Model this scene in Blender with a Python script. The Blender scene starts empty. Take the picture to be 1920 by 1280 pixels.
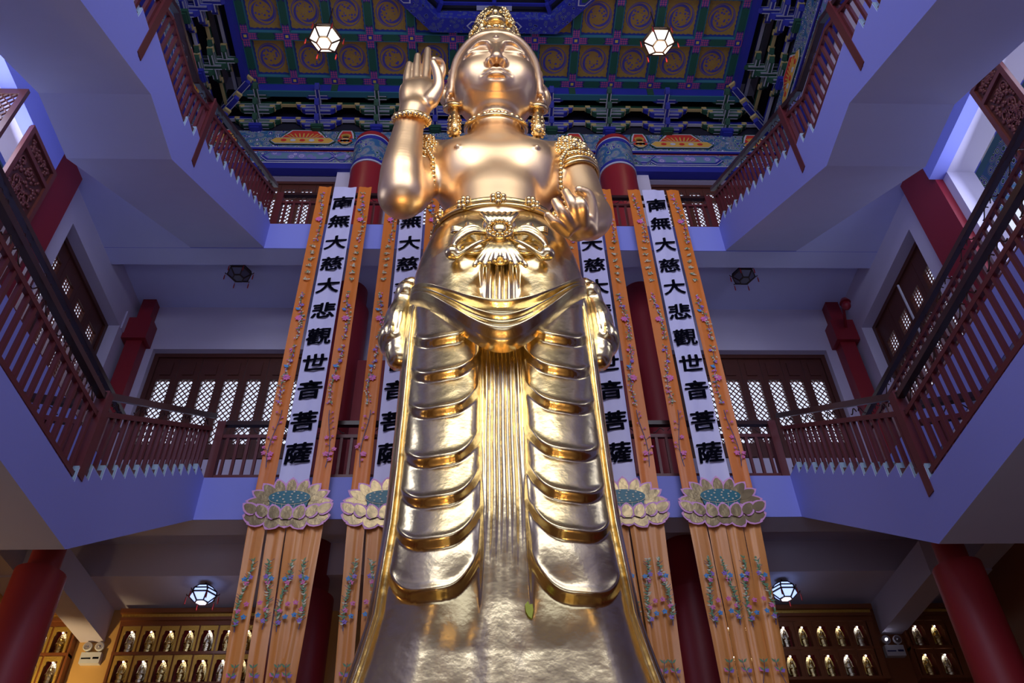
import bpy, bmesh, math, random
import numpy as np
from mathutils import Vector, Matrix
random.seed(7)
PI = math.pi
SC = bpy.context.scene
COL = SC.collection

# ------------------------------------------------------------------ camera
def make_camera():
    f, pitch, yaw, roll = 1597.0, math.radians(42.29), math.radians(2.762), math.radians(-1.73)
    cp, sp = math.cos(pitch), math.sin(pitch)
    F = Vector((math.sin(yaw) * cp, math.cos(yaw) * cp, sp))
    R0 = Vector((math.cos(yaw), -math.sin(yaw), 0))
    U0 = R0.cross(F)
    R = R0 * math.cos(roll) + U0 * math.sin(roll)
    U = -R0 * math.sin(roll) + U0 * math.cos(roll)
    cam = bpy.data.cameras.new('camera')
    cam.sensor_width = 36.0
    cam.lens = f / 1920 * 36.0
    cam.clip_start, cam.clip_end = 0.05, 200
    o = bpy.data.objects.new('camera', cam)
    o.matrix_world = Matrix(((R.x, U.x, -F.x, -0.282), (R.y, U.y, -F.y, 0), (R.z, U.z, -F.z, 1.5), (0, 0, 0, 1)))
    COL.objects.link(o)
    SC.camera = o
make_camera()

# ------------------------------------------------------------------ world, exposure, large lights
SC.view_settings.view_transform = 'Standard'
SC.view_settings.look = 'None'
SC.view_settings.gamma = 1
SC.view_settings.use_curve_mapping = False
SC.view_settings.exposure = 0.0
W = bpy.data.worlds.new('sky')
SC.world = W
W.use_nodes = True
W.node_tree.nodes['Background'].inputs[0].default_value = (0.72, 0.78, 1.0, 1)
W.node_tree.nodes['Background'].inputs[1].default_value = 1.1

def area(name, loc, look, sx, sy, power, col):
    l = bpy.data.lights.new(name, 'AREA')
    l.shape = 'RECTANGLE'; l.size = sx; l.size_y = sy
    l.energy = power; l.color = col
    o = bpy.data.objects.new(name, l)
    o.location = loc
    d = Vector(look) - Vector(loc)
    o.rotation_euler = d.to_track_quat('-Z', 'Y').to_euler()
    COL.objects.link(o)
    return o

def spot(name, loc, look, power, col, size=1.0, blend=0.6, rad=0.15):
    l = bpy.data.lights.new(name, 'SPOT')
    l.energy = power; l.color = col; l.spot_size = size; l.spot_blend = blend; l.shadow_soft_size = rad
    o = bpy.data.objects.new(name, l)
    o.location = loc
    o.rotation_euler = (Vector(look) - Vector(loc)).to_track_quat('-Z', 'Y').to_euler()
    COL.objects.link(o)
    return o

def point(name, loc, power, col, rad=0.1):
    l = bpy.data.lights.new(name, 'POINT')
    l.energy = power; l.color = col; l.shadow_soft_size = rad
    o = bpy.data.objects.new(name, l); o.location = loc
    COL.objects.link(o)
    return o

DAY = (0.63, 0.69, 1.0)
# daylight entering by the doorway and the two window rows of the front wall behind the camera
area('daylight_doorway', (0, -2.9, 2.6), (0, 6, 4.2), 7.0, 4.6, 38, DAY)
area('daylight_middle_windows', (0, -2.9, 12.1), (0, 8, 11.6), 12.5, 2.2, 360, DAY)
area('daylight_upper_windows', (0, -2.9, 17.1), (0, 8, 13.6), 12.5, 5.0, 560, (0.86, 0.86, 1.0))
area('daylight_left_windows', (-7.3, 6.6, 11.4), (0, 7, 11.0), 2.6, 2.0, 110, DAY)
area('daylight_right_windows', (7.3, 6.6, 11.4), (0, 7, 11.0), 2.6, 2.0, 50, DAY)
# gallery floodlights trained on the statue from the upper front gallery
spot('gallery_floodlight', (-2.6, -1.0, 15.2), (-0.3, 6.6, 9.4), 520, (1.0, 0.93, 0.80), 0.62, 0.6, 0.7)
spot('gallery_floodlight', (2.6, -1.0, 15.2), (0.2, 6.6, 9.4), 520, (1.0, 0.93, 0.80), 0.62, 0.6, 0.7)

# ------------------------------------------------------------------ materials
def mat(name, col, rough=0.6, metal=0.0, emit=None, estr=0.0, bump=0.0, bscale=8.0, vary=0.0, vscale=3.0, spec=0.5, coat=0.0):
    m = bpy.data.materials.new(name)
    m.use_nodes = True
    nt = m.node_tree
    b = nt.nodes['Principled BSDF']
    b.inputs['Base Color'].default_value = (*col, 1)
    b.inputs['Roughness'].default_value = rough
    b.inputs['Metallic'].default_value = metal
    b.inputs['Specular IOR Level'].default_value = spec
    b.inputs['Coat Weight'].default_value = coat
    if emit:
        b.inputs['Emission Color'].default_value = (*emit, 1)
        b.inputs['Emission Strength'].default_value = estr
    if bump or vary:
        tc = nt.nodes.new('ShaderNodeTexCoord')
    if bump:
        n = nt.nodes.new('ShaderNodeTexNoise'); n.inputs['Scale'].default_value = bscale; n.inputs['Detail'].default_value = 4
        bp = nt.nodes.new('ShaderNodeBump'); bp.inputs['Strength'].default_value = bump; bp.inputs['Distance'].default_value = 0.05
        nt.links.new(tc.outputs['Object'], n.inputs['Vector'])
        nt.links.new(n.outputs['Fac'], bp.inputs['Height'])
        nt.links.new(bp.outputs['Normal'], b.inputs['Normal'])
    if vary:
        n2 = nt.nodes.new('ShaderNodeTexNoise'); n2.inputs['Scale'].default_value = vscale; n2.inputs['Detail'].default_value = 5
        mx = nt.nodes.new('ShaderNodeMix'); mx.data_type = 'RGBA'
        c2 = tuple(max(0, c * (1 - vary)) for c in col)
        mx.inputs[6].default_value = (*col, 1); mx.inputs[7].default_value = (*c2, 1)
        nt.links.new(tc.outputs['Object'], n2.inputs['Vector'])
        nt.links.new(n2.outputs['Fac'], mx.inputs[0])
        nt.links.new(mx.outputs[2], b.inputs['Base Color'])
    return m

M = {}
M['gold_skin'] = mat('gold_skin', (0.93, 0.65, 0.36), 0.40, 1.0, bump=0.03, bscale=5, vary=0.10)
M['gold_cloth'] = mat('gold_cloth', (0.94, 0.75, 0.38), 0.24, 1.0, bump=0.15, bscale=5, vary=0.15, vscale=6)
M['gold_ornament'] = mat('gold_ornament', (0.95, 0.70, 0.30), 0.25, 1.0, bump=0.05, bscale=20)

# ------------------------------------------------------------------ object helpers
LOC = {}
def tag(o, label=None, cat=None, group=None, kind=None):
    if label: o['label'] = label
    if cat: o['category'] = cat
    if group: o['group'] = group
    if kind: o['kind'] = kind
    return o

def thing(name, label, cat, loc=(0, 0, 0), group=None, kind=None):
    o = bpy.data.objects.new(name, None)
    o.empty_display_size = 0.1
    o.location = loc
    COL.objects.link(o)
    LOC[o.name] = Vector(loc)
    return tag(o, label, cat, group, kind)

def copy_tree(o, parent=None):
    c = o.copy(); COL.objects.link(c)
    if parent: c.parent = parent
    for ch in list(o.children): copy_tree(ch, c)
    return c

class MB:
    """collects faces in world coordinates, builds ONE mesh object"""
    def __init__(s): s.v, s.f, s.m, s.sm = [], [], [], []
    def add(s, vs, fs, mi=0, smooth=False):
        k = len(s.v)
        s.v.extend(tuple(p) for p in vs)
        for q in fs:
            s.f.append(tuple(i + k for i in q)); s.m.append(mi); s.sm.append(smooth)
        return s
    def box(s, x0, x1, y0, y1, z0, z1, mi=0):
        vs = [(x, y, z) for z in (z0, z1) for y in (y0, y1) for x in (x0, x1)]
        return s.add(vs, [(0, 2, 3, 1), (4, 5, 7, 6), (0, 1, 5, 4), (2, 6, 7, 3), (0, 4, 6, 2), (1, 3, 7, 5)], mi)
    def obox(s, c, ax, ay, az, hx, hy, hz, mi=0):
        c = Vector(c); ax, ay, az = (Vector(a).normalized() for a in (ax, ay, az))
        vs = [c + ax * (sx * hx) + ay * (sy * hy) + az * (sz * hz) for sz in (-1, 1) for sy in (-1, 1) for sx in (-1, 1)]
        return s.add(vs, [(0, 2, 3, 1), (4, 5, 7, 6), (0, 1, 5, 4), (2, 6, 7, 3), (0, 4, 6, 2), (1, 3, 7, 5)], mi)
    def bar(s, a, b, w, h=None, up=(0, 0, 1), mi=0):
        a, b = Vector(a), Vector(b); d = b - a; h = h or w
        z = Vector(up); z = (z - d.normalized() * z.dot(d.normalized()))
        if z.length < 1e-4: z = Vector((0, 1, 0)) - d.normalized() * d.normalized().y
        z.normalize(); x = d.normalized().cross(z)
        return s.obox((a + b) / 2, d, x, z, d.length / 2, w / 2, h / 2, mi)
    def tube(s, pts, r, n=8, mi=0, caps=True, smooth=True, closed=False):
        pts = [Vector(p) for p in pts]; k = len(pts)
        rs = r if isinstance(r, (list, tuple)) else [r] * k
        vs = []; up = None
        for i, p in enumerate(pts):
            if closed: d = pts[(i + 1) % k] - pts[i - 1]
            else: d = pts[min(i + 1, k - 1)] - pts[max(i - 1, 0)]
            d.normalize()
            if up is None:
                up = Vector((0, 0, 1)) if abs(d.z) < 0.9 else Vector((1, 0, 0))
            up = (up - d * up.dot(d)).normalized(); sd = d.cross(up)
            for j in range(n):
                a = 2 * PI * j / n
                vs.append(p + (up * math.cos(a) + sd * math.sin(a)) * rs[i])
        fs = []
        for i in range(k if closed else k - 1):
            for j in range(n):
                a, b = i * n + j, i * n + (j + 1) % n
                c, d2 = ((i + 1) % k) * n + (j + 1) % n, ((i + 1) % k) * n + j
                fs.append((a, b, c, d2))
        s.add(vs, fs, mi, smooth)
        if caps and not closed:
            s.add(vs[:n], [tuple(range(n))[::-1]], mi); s.add(vs[-n:], [tuple(range(n))], mi)
        return s
    def lathe(s, c, prof, n=24, mi=0, smooth=True, a0=0.0, sx=1.0, sy=1.0):
        c = Vector(c); vs = []
        for r, z in prof:
            for j in range(n):
                a = a0 + 2 * PI * j / n
                vs.append((c.x + r * math.cos(a) * sx, c.y + r * math.sin(a) * sy, c.z + z))
        fs = [(i * n + j, i * n + (j + 1) % n, (i + 1) * n + (j + 1) % n, (i + 1) * n + j) for i in range(len(prof) - 1) for j in range(n)]
        s.add(vs, fs, mi, smooth)
        if prof[0][0] > 1e-4: s.add(vs[:n], [tuple(range(n))[::-1]], mi)
        if prof[-1][0] > 1e-4: s.add(vs[-n:], [tuple(range(n))], mi)
        return s
    def ball(s, c, r, n=8, mi=0):
        rx, ry, rz = r if isinstance(r, tuple) else (r, r, r)
        c = Vector(c); k = max(3, n // 2 + 1); vs = [(c.x, c.y, c.z - rz)]
        for i in range(1, k):
            t = -PI / 2 + PI * i / k
            for j in range(n):
                a = 2 * PI * j / n
                vs.append((c.x + rx * math.cos(t) * math.cos(a), c.y + ry * math.cos(t) * math.sin(a), c.z + rz * math.sin(t)))
        vs.append((c.x, c.y, c.z + rz)); L = len(vs) - 1
        fs = [(0, 1 + (j + 1) % n, 1 + j) for j in range(n)]
        for i in range(k - 2):
            fs += [(1 + i * n + j, 1 + i * n + (j + 1) % n, 1 + (i + 1) * n + (j + 1) % n, 1 + (i + 1) * n + j) for j in range(n)]
        fs += [(L, 1 + (k - 2) * n + j, 1 + (k - 2) * n + (j + 1) % n) for j in range(n)]
        return s.add(vs, fs, mi, True)
    def prism(s, poly, fn, t0, t1, mi=0, smooth=False):
        """poly: 2-D outline, fn(a, b, t) -> point; extruded from t0 to t1"""
        n = len(poly)
        vs = [fn(a, b, t0) for a, b in poly] + [fn(a, b, t1) for a, b in poly]
        fs = [tuple(range(n))[::-1], tuple(range(n, 2 * n))]
        s.add(vs, fs, mi)
        s.add(vs, [(i, (i + 1) % n, n + (i + 1) % n, n + i) for i in range(n)], mi, smooth)
        return s
    def grid(s, fn, nu, nv, mi=0, smooth=True):
        vs = [fn(i / nu, j / nv) for j in range(nv + 1) for i in range(nu + 1)]
        fs = [(j * (nu + 1) + i, j * (nu + 1) + i + 1, (j + 1) * (nu + 1) + i + 1, (j + 1) * (nu + 1) + i) for j in range(nv) for i in range(nu)]
        return s.add(vs, fs, mi, smooth)
    def build(s, name, mats, parent=None, fix=True):
        me = bpy.data.meshes.new(name)
        base = Vector((0, 0, 0)); p = parent
        while p is not None:
            base += Vector(p.location); p = p.parent
        vs = [(x - base.x, y - base.y, z - base.z) for x, y, z in s.v] if parent else s.v
        me.from_pydata([tuple(v) for v in vs], [], s.f)
        if not isinstance(mats, (list, tuple)): mats = [mats]
        for m in mats: me.materials.append(m)
        me.polygons.foreach_set('material_index', s.m)
        me.polygons.foreach_set('use_smooth', s.sm)
        me.update()
        if fix:
            bm = bmesh.new(); bm.from_mesh(me)
            bmesh.ops.recalc_face_normals(bm, faces=bm.faces)
            bm.to_mesh(me); bm.free()
        o = bpy.data.objects.new(name, me)
        COL.objects.link(o)
        if parent: o.parent = parent
        return o

def struct(mb, name, mats, label=None, cat=None):
    o = mb.build(name, mats); o['kind'] = 'structure'
    return tag(o, label, cat)

# ------------------------------------------------------------------ signed-distance sculpting
import openvdb
class Vol:
    def __init__(s, lo, hi, h):
        s.lo, s.h = np.array(lo, float), h
        n = np.ceil((np.array(hi) - s.lo) / h).astype(int) + 1
        s.ax = [(s.lo[i] + h * np.arange(n[i])).astype(np.float32) for i in range(3)]
        s.a = np.full(n, 1.0, np.float32)
    def _blk(s, lo, hi, m):
        sl = []
        for i in range(3):
            a = int(max(0, math.floor((lo[i] - m - s.lo[i]) / s.h))); b = int(min(s.a.shape[i], math.ceil((hi[i] + m - s.lo[i]) / s.h) + 1))
            if b <= a: return None, None
            sl.append(slice(a, b))
        g = (s.ax[0][sl[0]][:, None, None], s.ax[1][sl[1]][None, :, None], s.ax[2][sl[2]][None, None, :])
        return tuple(sl), g
    def _mix(s, sl, d, k, sub):
        a = s.a[sl]
        if sub:
            d = -d
            h = np.maximum(k - np.abs(a - d), 0) / k
            s.a[sl] = np.maximum(a, d) + h * h * k * 0.25
        else:
            h = np.maximum(k - np.abs(a - d), 0) / k
            s.a[sl] = np.minimum(a, d) - h * h * k * 0.25
    def ell(s, c, r, k=0.02, sub=False, rot=None):
        R = max(r); rr = (R, R, R) if rot is not None else r
        sl, g = s._blk([c[i] - rr[i] for i in range(3)], [c[i] + rr[i] for i in range(3)], k + 4 * s.h)
        if sl is None: return
        x, y, z = g[0] - c[0], g[1] - c[1], g[2] - c[2]
        if rot is not None:
            q = [rot[0][i] * x + rot[1][i] * y + rot[2][i] * z for i in range(3)]  # columns = local axes
            x, y, z = q
        k0 = np.sqrt((x / r[0]) ** 2 + (y / r[1]) ** 2 + (z / r[2]) ** 2) + 1e-6
        k1 = np.sqrt((x / r[0] ** 2) ** 2 + (y / r[1] ** 2) ** 2 + (z / r[2] ** 2) ** 2) + 1e-6
        s._mix(sl, (k0 * (k0 - 1) / k1).astype(np.float32), k, sub)
    def chain(s, pts, k=0.02, sub=False, flat=1.0):
        """pts: (x, y, z, r) joints, tapered capsules between them merged first"""
        P = np.array(pts, float); rm = P[:, 3].max()
        if len(P) > 2:      # a Catmull-Rom curve through the joints
            Q = np.vstack([2 * P[0] - P[1], P, 2 * P[-1] - P[-2]]); out = []
            for i in range(1, len(Q) - 2):
                a, b, c, d = Q[i - 1], Q[i], Q[i + 1], Q[i + 2]
                for t in np.arange(8) / 8.0:
                    out.append(0.5 * (2 * b + (c - a) * t + (2 * a - 5 * b + 4 * c - d) * t * t + (3 * b - a - 3 * c + d) * t ** 3))
            P = np.array(out + [P[-1]])
        sl, g = s._blk(P[:, :3].min(0) - rm, P[:, :3].max(0) + rm, k + 4 * s.h)
        if sl is None: return
        best = None
        for a, b in zip(P[:-1], P[1:]):
            d = b[:3] - a[:3]; L2 = max(float(d @ d), 1e-9)
            x, y, z = g[0] - a[0], g[1] - a[1], g[2] - a[2]
            t = np.clip((x * d[0] + y * d[1] + z * d[2]) / L2, 0, 1)
            dd = np.sqrt((x - d[0] * t) ** 2 + (y - d[1] * t) ** 2 + (z - d[2] * t) ** 2) - (a[3] + (b[3] - a[3]) * t)
            best = dd if best is None else np.minimum(best, dd)
        s._mix(sl, best.astype(np.float32), k, sub)
    def build(s, name, m, parent, smooth=4):
        bg = 3 * s.h
        a = np.clip(s.a, -bg, bg).astype(np.float32)
        g = openvdb.FloatGrid(bg)
        g.copyFromArray(a)
        pts, quads = g.convertToQuads(0.0)
        co = pts.astype(np.float64) * s.h + s.lo
        base = np.array(parent.location) if parent else np.zeros(3)
        me = bpy.data.meshes.new(name)
        E = np.concatenate([quads[:, [0, 1]], quads[:, [1, 2]], quads[:, [2, 3]], quads[:, [3, 0]]]).astype(np.int64)
        deg = np.bincount(E.ravel(), minlength=len(co)).astype(float)[:, None]
        for lam in (0.6, -0.62) * smooth:        # shrink-free smoothing of the voxel surface
            acc = np.stack([np.bincount(E[:, 0], co[E[:, 1], i], len(co)) + np.bincount(E[:, 1], co[E[:, 0], i], len(co)) for i in range(3)], -1)
            co = co + lam * (acc / deg - co)
        co = co - base
        me.vertices.add(len(co)); me.vertices.foreach_set('co', co.ravel())
        q = quads[:, ::-1] if True else quads
        nq = len(q)
        me.loops.add(nq * 4); me.loops.foreach_set('vertex_index', q.ravel().astype(np.int32))
        me.polygons.add(nq); me.polygons.foreach_set('loop_start', (np.arange(nq) * 4).astype(np.int32))
        me.polygons.foreach_set('use_smooth', np.ones(nq, bool))
        me.update(); me.validate()
        # outward normals: flip when the signed volume is negative
        bm = bmesh.new(); bm.from_mesh(me)
        if bm.calc_volume(signed=True) < 0: bmesh.ops.reverse_faces(bm, faces=bm.faces)
        bm.to_mesh(me); bm.free()
        for p in me.polygons: p.use_smooth = True
        me.materials.append(m)
        o = bpy.data.objects.new(name, me); COL.objects.link(o)
        if parent: o.parent = parent
        return o
# ------------------------------------------------------------------ the statue
FX, YS = -0.08, 7.2
statue = thing('statue', 'colossal gilded standing statue with raised hand in the middle of the hall', 'statue', (FX, YS, 0.9))

def build_body():
    V = Vol((-1.80, 5.75, 9.0), (1.65, 8.05, 14.6), 0.0155)
    x0 = FX
    # torso
    V.ell((x0, 7.20, 11.02), (0.80, 0.50, 0.80), 0.05)
    V.ell((x0 - 0.01, 7.15, 10.2), (0.60, 0.44, 0.70), 0.25)
    V.ell((x0 - 0.01, 7.12, 9.75), (0.70, 0.48, 0.45), 0.2)
    V.ell((x0, 7.20, 11.40), (0.98, 0.38, 0.40), 0.25)
    for sg in (-1, 1):
        V.ell((x0 + sg * 0.36, 7.0, 11.10), (0.44, 0.345, 0.42), 0.2)
        V.ell((x0 + sg * 0.56, 7.2, 11.1), (0.26, 0.36, 0.6), 0.2)
        V.chain([(x0 + sg * 0.12, 7.2, 12.0, 0.20), (x0 + sg * 0.60, 7.24, 11.74, 0.19), (x0 + sg * 0.95, 7.2, 11.60, 0.20)], 0.2)
        V.ell((x0 + sg * 0.53, 6.665, 11.08), (0.035, 0.035, 0.035), 0.03)
    V.ell((x0, 6.86, 10.32), (0.42, 0.17, 0.40), 0.3)
    # neck with two creases
    V.chain([(x0, 7.12, 11.5, 0.40), (x0, 7.08, 11.95, 0.33), (x0, 7.04, 12.5, 0.335)], 0.12)
    V.ell((x0, 7.06, 12.02), (0.36, 0.37, 0.10), 0.06)
    V.ell((x0, 7.04, 12.17), (0.365, 0.38, 0.09), 0.06)
    # head, bowed a little forward
    V.ell((x0, 6.93, 13.25), (0.635, 0.70, 0.82), 0.05)
    V.ell((x0, 6.87, 12.86), (0.61, 0.57, 0.66), 0.15)
    V.ell((x0, 6.86, 12.60), (0.55, 0.46, 0.36), 0.15)
    V.ell((x0, 6.545, 12.36), (0.18, 0.18, 0.115), 0.09)
    V.ell((x0, 6.82, 12.38), (0.42, 0.34, 0.14), 0.2)
    for sg in (-1, 1):
        V.ell((x0 + sg * 0.30, 6.58, 12.68), (0.26, 0.25, 0.30), 0.18)
    # eye sockets, lids, brows
    for sg in (-1, 1):
        V.ell((x0 + sg * 0.235, 6.15, 12.99), (0.17, 0.085, 0.075), 0.10, sub=True)
        V.ell((x0 + sg * 0.265, 6.455, 12.90), (0.225, 0.185, 0.12), 0.035)
        slit = [(-0.165, -0.01, 0.010), (-0.09, 0.032, 0.017), (-0.01, 0.045, 0.018), (0.09, 0.02, 0.017), (0.21, -0.06, 0.010)]
        V.chain([(x0 + sg * (0.255 + a), 6.262 + max(0, a) ** 2 * 2.6 + a * a * 0.4, 12.92 + b, r) for a, b, r in slit], 0.012, sub=True)
        slit = [(-0.16, -0.025, 0.009), (-0.06, -0.045, 0.015), (0.05, -0.06, 0.015), (0.21, -0.075, 0.009)]
        V.chain([(x0 + sg * (0.255 + a), 6.268 + max(0, a) ** 2 * 2.6 + a * a * 0.4, 12.92 + b, r) for a, b, r in slit], 0.012, sub=True)
        V.chain([(x0 + sg * 0.065, 6.235, 12.88, 0.022), (x0 + sg * 0.075, 6.235, 12.98, 0.028), (x0 + sg * 0.13, 6.225, 13.06, 0.028), (x0 + sg * 0.26, 6.255, 13.085, 0.024), (x0 + sg * 0.40, 6.36, 13.03, 0.016), (x0 + sg * 0.48, 6.44, 12.96, 0.010)], 0.05)
    # nose
    V.chain([(x0, 6.265, 12.98, 0.055), (x0, 6.215, 12.78, 0.065), (x0, 6.20, 12.58, 0.088)], 0.06)
    for sg in (-1, 1):
        V.ell((x0 + sg * 0.105, 6.275, 12.57), (0.062, 0.080, 0.060), 0.04)
        V.ell((x0 + sg * 0.058, 6.225, 12.515), (0.034, 0.045, 0.03), 0.025, sub=True)
    # mouth
    V.chain([(x0, 6.30, 12.50, 0.014), (x0, 6.30, 12.45, 0.018)], 0.03, sub=True)
    V.ell((x0, 6.42, 12.40), (0.20, 0.11, 0.11), 0.08)
    V.chain([(x0 - 0.18, 6.385, 12.395, 0.012), (x0 - 0.11, 6.33, 12.425, 0.026), (x0 - 0.045, 6.30, 12.44, 0.034), (x0, 6.30, 12.43, 0.030), (x0 + 0.045, 6.30, 12.44, 0.034), (x0 + 0.11, 6.33, 12.425, 0.026), (x0 + 0.18, 6.385, 12.395, 0.012)], 0.02)
    V.chain([(x0 - 0.13, 6.37, 12.355, 0.018), (x0 - 0.06, 6.32, 12.34, 0.040), (x0 + 0.06, 6.32, 12.34, 0.040), (x0 + 0.13, 6.37, 12.355, 0.018)], 0.02)
    V.chain([(x0 - 0.20, 6.38, 12.395, 0.012), (x0 - 0.10, 6.30, 12.39, 0.012), (x0, 6.275, 12.385, 0.012), (x0 + 0.10, 6.30, 12.39, 0.012), (x0 + 0.20, 6.38, 12.395, 0.012)], 0.025, sub=True)
    V.chain([(x0 - 0.09, 6.36, 12.30, 0.012), (x0 + 0.09, 6.36, 12.30, 0.012)], 0.04, sub=True)
    V.ell((x0, 6.225, 13.20), (0.034, 0.03, 0.034), 0.01)        # urna
    # ears: rim and long lobes
    for sg in (-1, 1):
        ex = x0 + sg * 0.63
        V.chain([(ex, 6.95, 13.0, 0.05), (ex + sg * 0.06, 7.0, 13.15, 0.06), (ex + sg * 0.13, 7.10, 13.16, 0.065), (ex + sg * 0.16, 7.14, 12.98, 0.065), (ex + sg * 0.08, 7.10, 12.80, 0.07), (ex + sg * 0.02, 7.0, 12.60, 0.075), (ex - sg * 0.01, 6.98, 12.42, 0.06)], 0.04)
        V.ell((ex + sg * 0.02, 7.05, 13.0), (0.06, 0.16, 0.25), 0.06)
        V.chain([(ex + sg * 0.075, 7.02, 13.12, 0.03), (ex + sg * 0.10, 7.06, 12.95, 0.03), (ex + sg * 0.06, 7.02, 12.80, 0.025)], 0.03, sub=True)
    # raised right arm and hand
    V.chain([(x0 - 0.98, 7.22, 11.48, 0.30), (x0 - 1.06, 7.10, 11.0, 0.285), (x0 - 1.12, 6.88, 10.35, 0.27), (-1.28, 6.66, 10.04, 0.26)], 0.16)
    V.chain([(-1.29, 6.68, 10.03, 0.265), (-1.30, 6.60, 10.35, 0.275), (-1.29, 6.57, 10.8, 0.235), (-1.26, 6.54, 11.35, 0.195), (-1.22, 6.52, 11.62, 0.20)], 0.14)
    V.ell((-1.18, 6.52, 11.98), (0.235, 0.14, 0.36), 0.15)
    V.ell((-1.14, 6.50, 12.20), (0.285, 0.115, 0.24), 0.12)
    V.ell((-0.97, 6.45, 12.0), (0.12, 0.12, 0.24), 0.10)
    V.ell((-1.31, 6.45, 12.0), (0.10, 0.11, 0.26), 0.10)
    V.chain([(-1.34, 6.50, 12.28, 0.066), (-1.345, 6.47, 12.54, 0.060), (-1.335, 6.44, 12.78, 0.045)], 0.03)
    V.chain([(-1.215, 6.50, 12.30, 0.070), (-1.225, 6.47, 12.66, 0.066), (-1.225, 6.43, 13.0, 0.046)], 0.03)
    V.chain([(-1.08, 6.50, 12.30, 0.074), (-1.085, 6.46, 12.74, 0.068), (-1.085, 6.42, 13.15, 0.050)], 0.03)
    V.chain([(-0.95, 6.50, 12.28, 0.074), (-0.865, 6.43, 12.54, 0.068), (-0.885, 6.33, 12.64, 0.060), (-0.965, 6.24, 12.56, 0.046)], 0.02)
    V.chain([(-0.98, 6.44, 11.84, 0.105), (-0.885, 6.35, 12.02, 0.080), (-0.905, 6.25, 12.22, 0.068), (-0.965, 6.18, 12.37, 0.048)], 0.03)
    # lowered left arm and open hand
    V.chain([(x0 + 1.00, 7.22, 11.50, 0.29), (x0 + 1.10, 7.18, 11.1, 0.285), (x0 + 1.17, 7.12, 10.5, 0.27), (1.11, 7.04, 10.10, 0.27)], 0.16)
    V.chain([(1.11, 7.04, 10.08, 0.275), (1.06, 6.85, 9.76, 0.235), (0.97, 6.64, 9.43, 0.155)], 0.10)
    V.ell((0.84, 6.46, 9.20), (0.20, 0.20, 0.12), 0.12)
    V.chain([(0.70, 6.42, 9.06, 0.070), (0.57, 6.28, 9.03, 0.064), (0.47, 6.21, 9.10, 0.048)], 0.03)
    V.chain([(0.75, 6.36, 9.08, 0.074), (0.63, 6.18, 9.12, 0.066), (0.56, 6.15, 9.28, 0.048)], 0.03)
    V.chain([(0.81, 6.33, 9.12, 0.076), (0.755, 6.14, 9.20, 0.070), (0.69, 6.12, 9.42, 0.050)], 0.03)
    V.chain([(0.89, 6.35, 9.14, 0.076), (0.87, 6.15, 9.18, 0.068), (0.835, 6.12, 9.27, 0.050)], 0.03)
    V.chain([(0.99, 6.50, 9.20, 0.10), (1.01, 6.36, 9.40, 0.080), (0.97, 6.26, 9.54, 0.070), (0.86, 6.20, 9.56, 0.056)], 0.04)
    return V.build('body', M['gold_skin'], statue)
build_body()

# ---- skirt: a closed loft whose front carries the draped folds in relief
PZ = np.array([10.12, 9.9, 9.57, 9.15, 8.85, 8.3, 7.7, 6.8, 6.0, 5.45, 5.0, 4.6, 4.2, 3.5, 2.5, 1.0])
PW = np.array([0.66, 0.73, 0.87, 0.98, 1.03, 1.075, 1.09, 1.095, 1.11, 1.13, 1.17, 1.21, 1.31, 1.50, 1.72, 1.9])
PD = np.array([0.46, 0.50, 0.56, 0.60, 0.62, 0.62, 0.62, 0.63, 0.645, 0.655, 0.66, 0.665, 0.68, 0.73, 0.92, 1.5])
def sstep(a, b, x):
    t = np.clip((x - a) / (b - a), 0, 1); return t * t * (3 - 2 * t)
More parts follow.
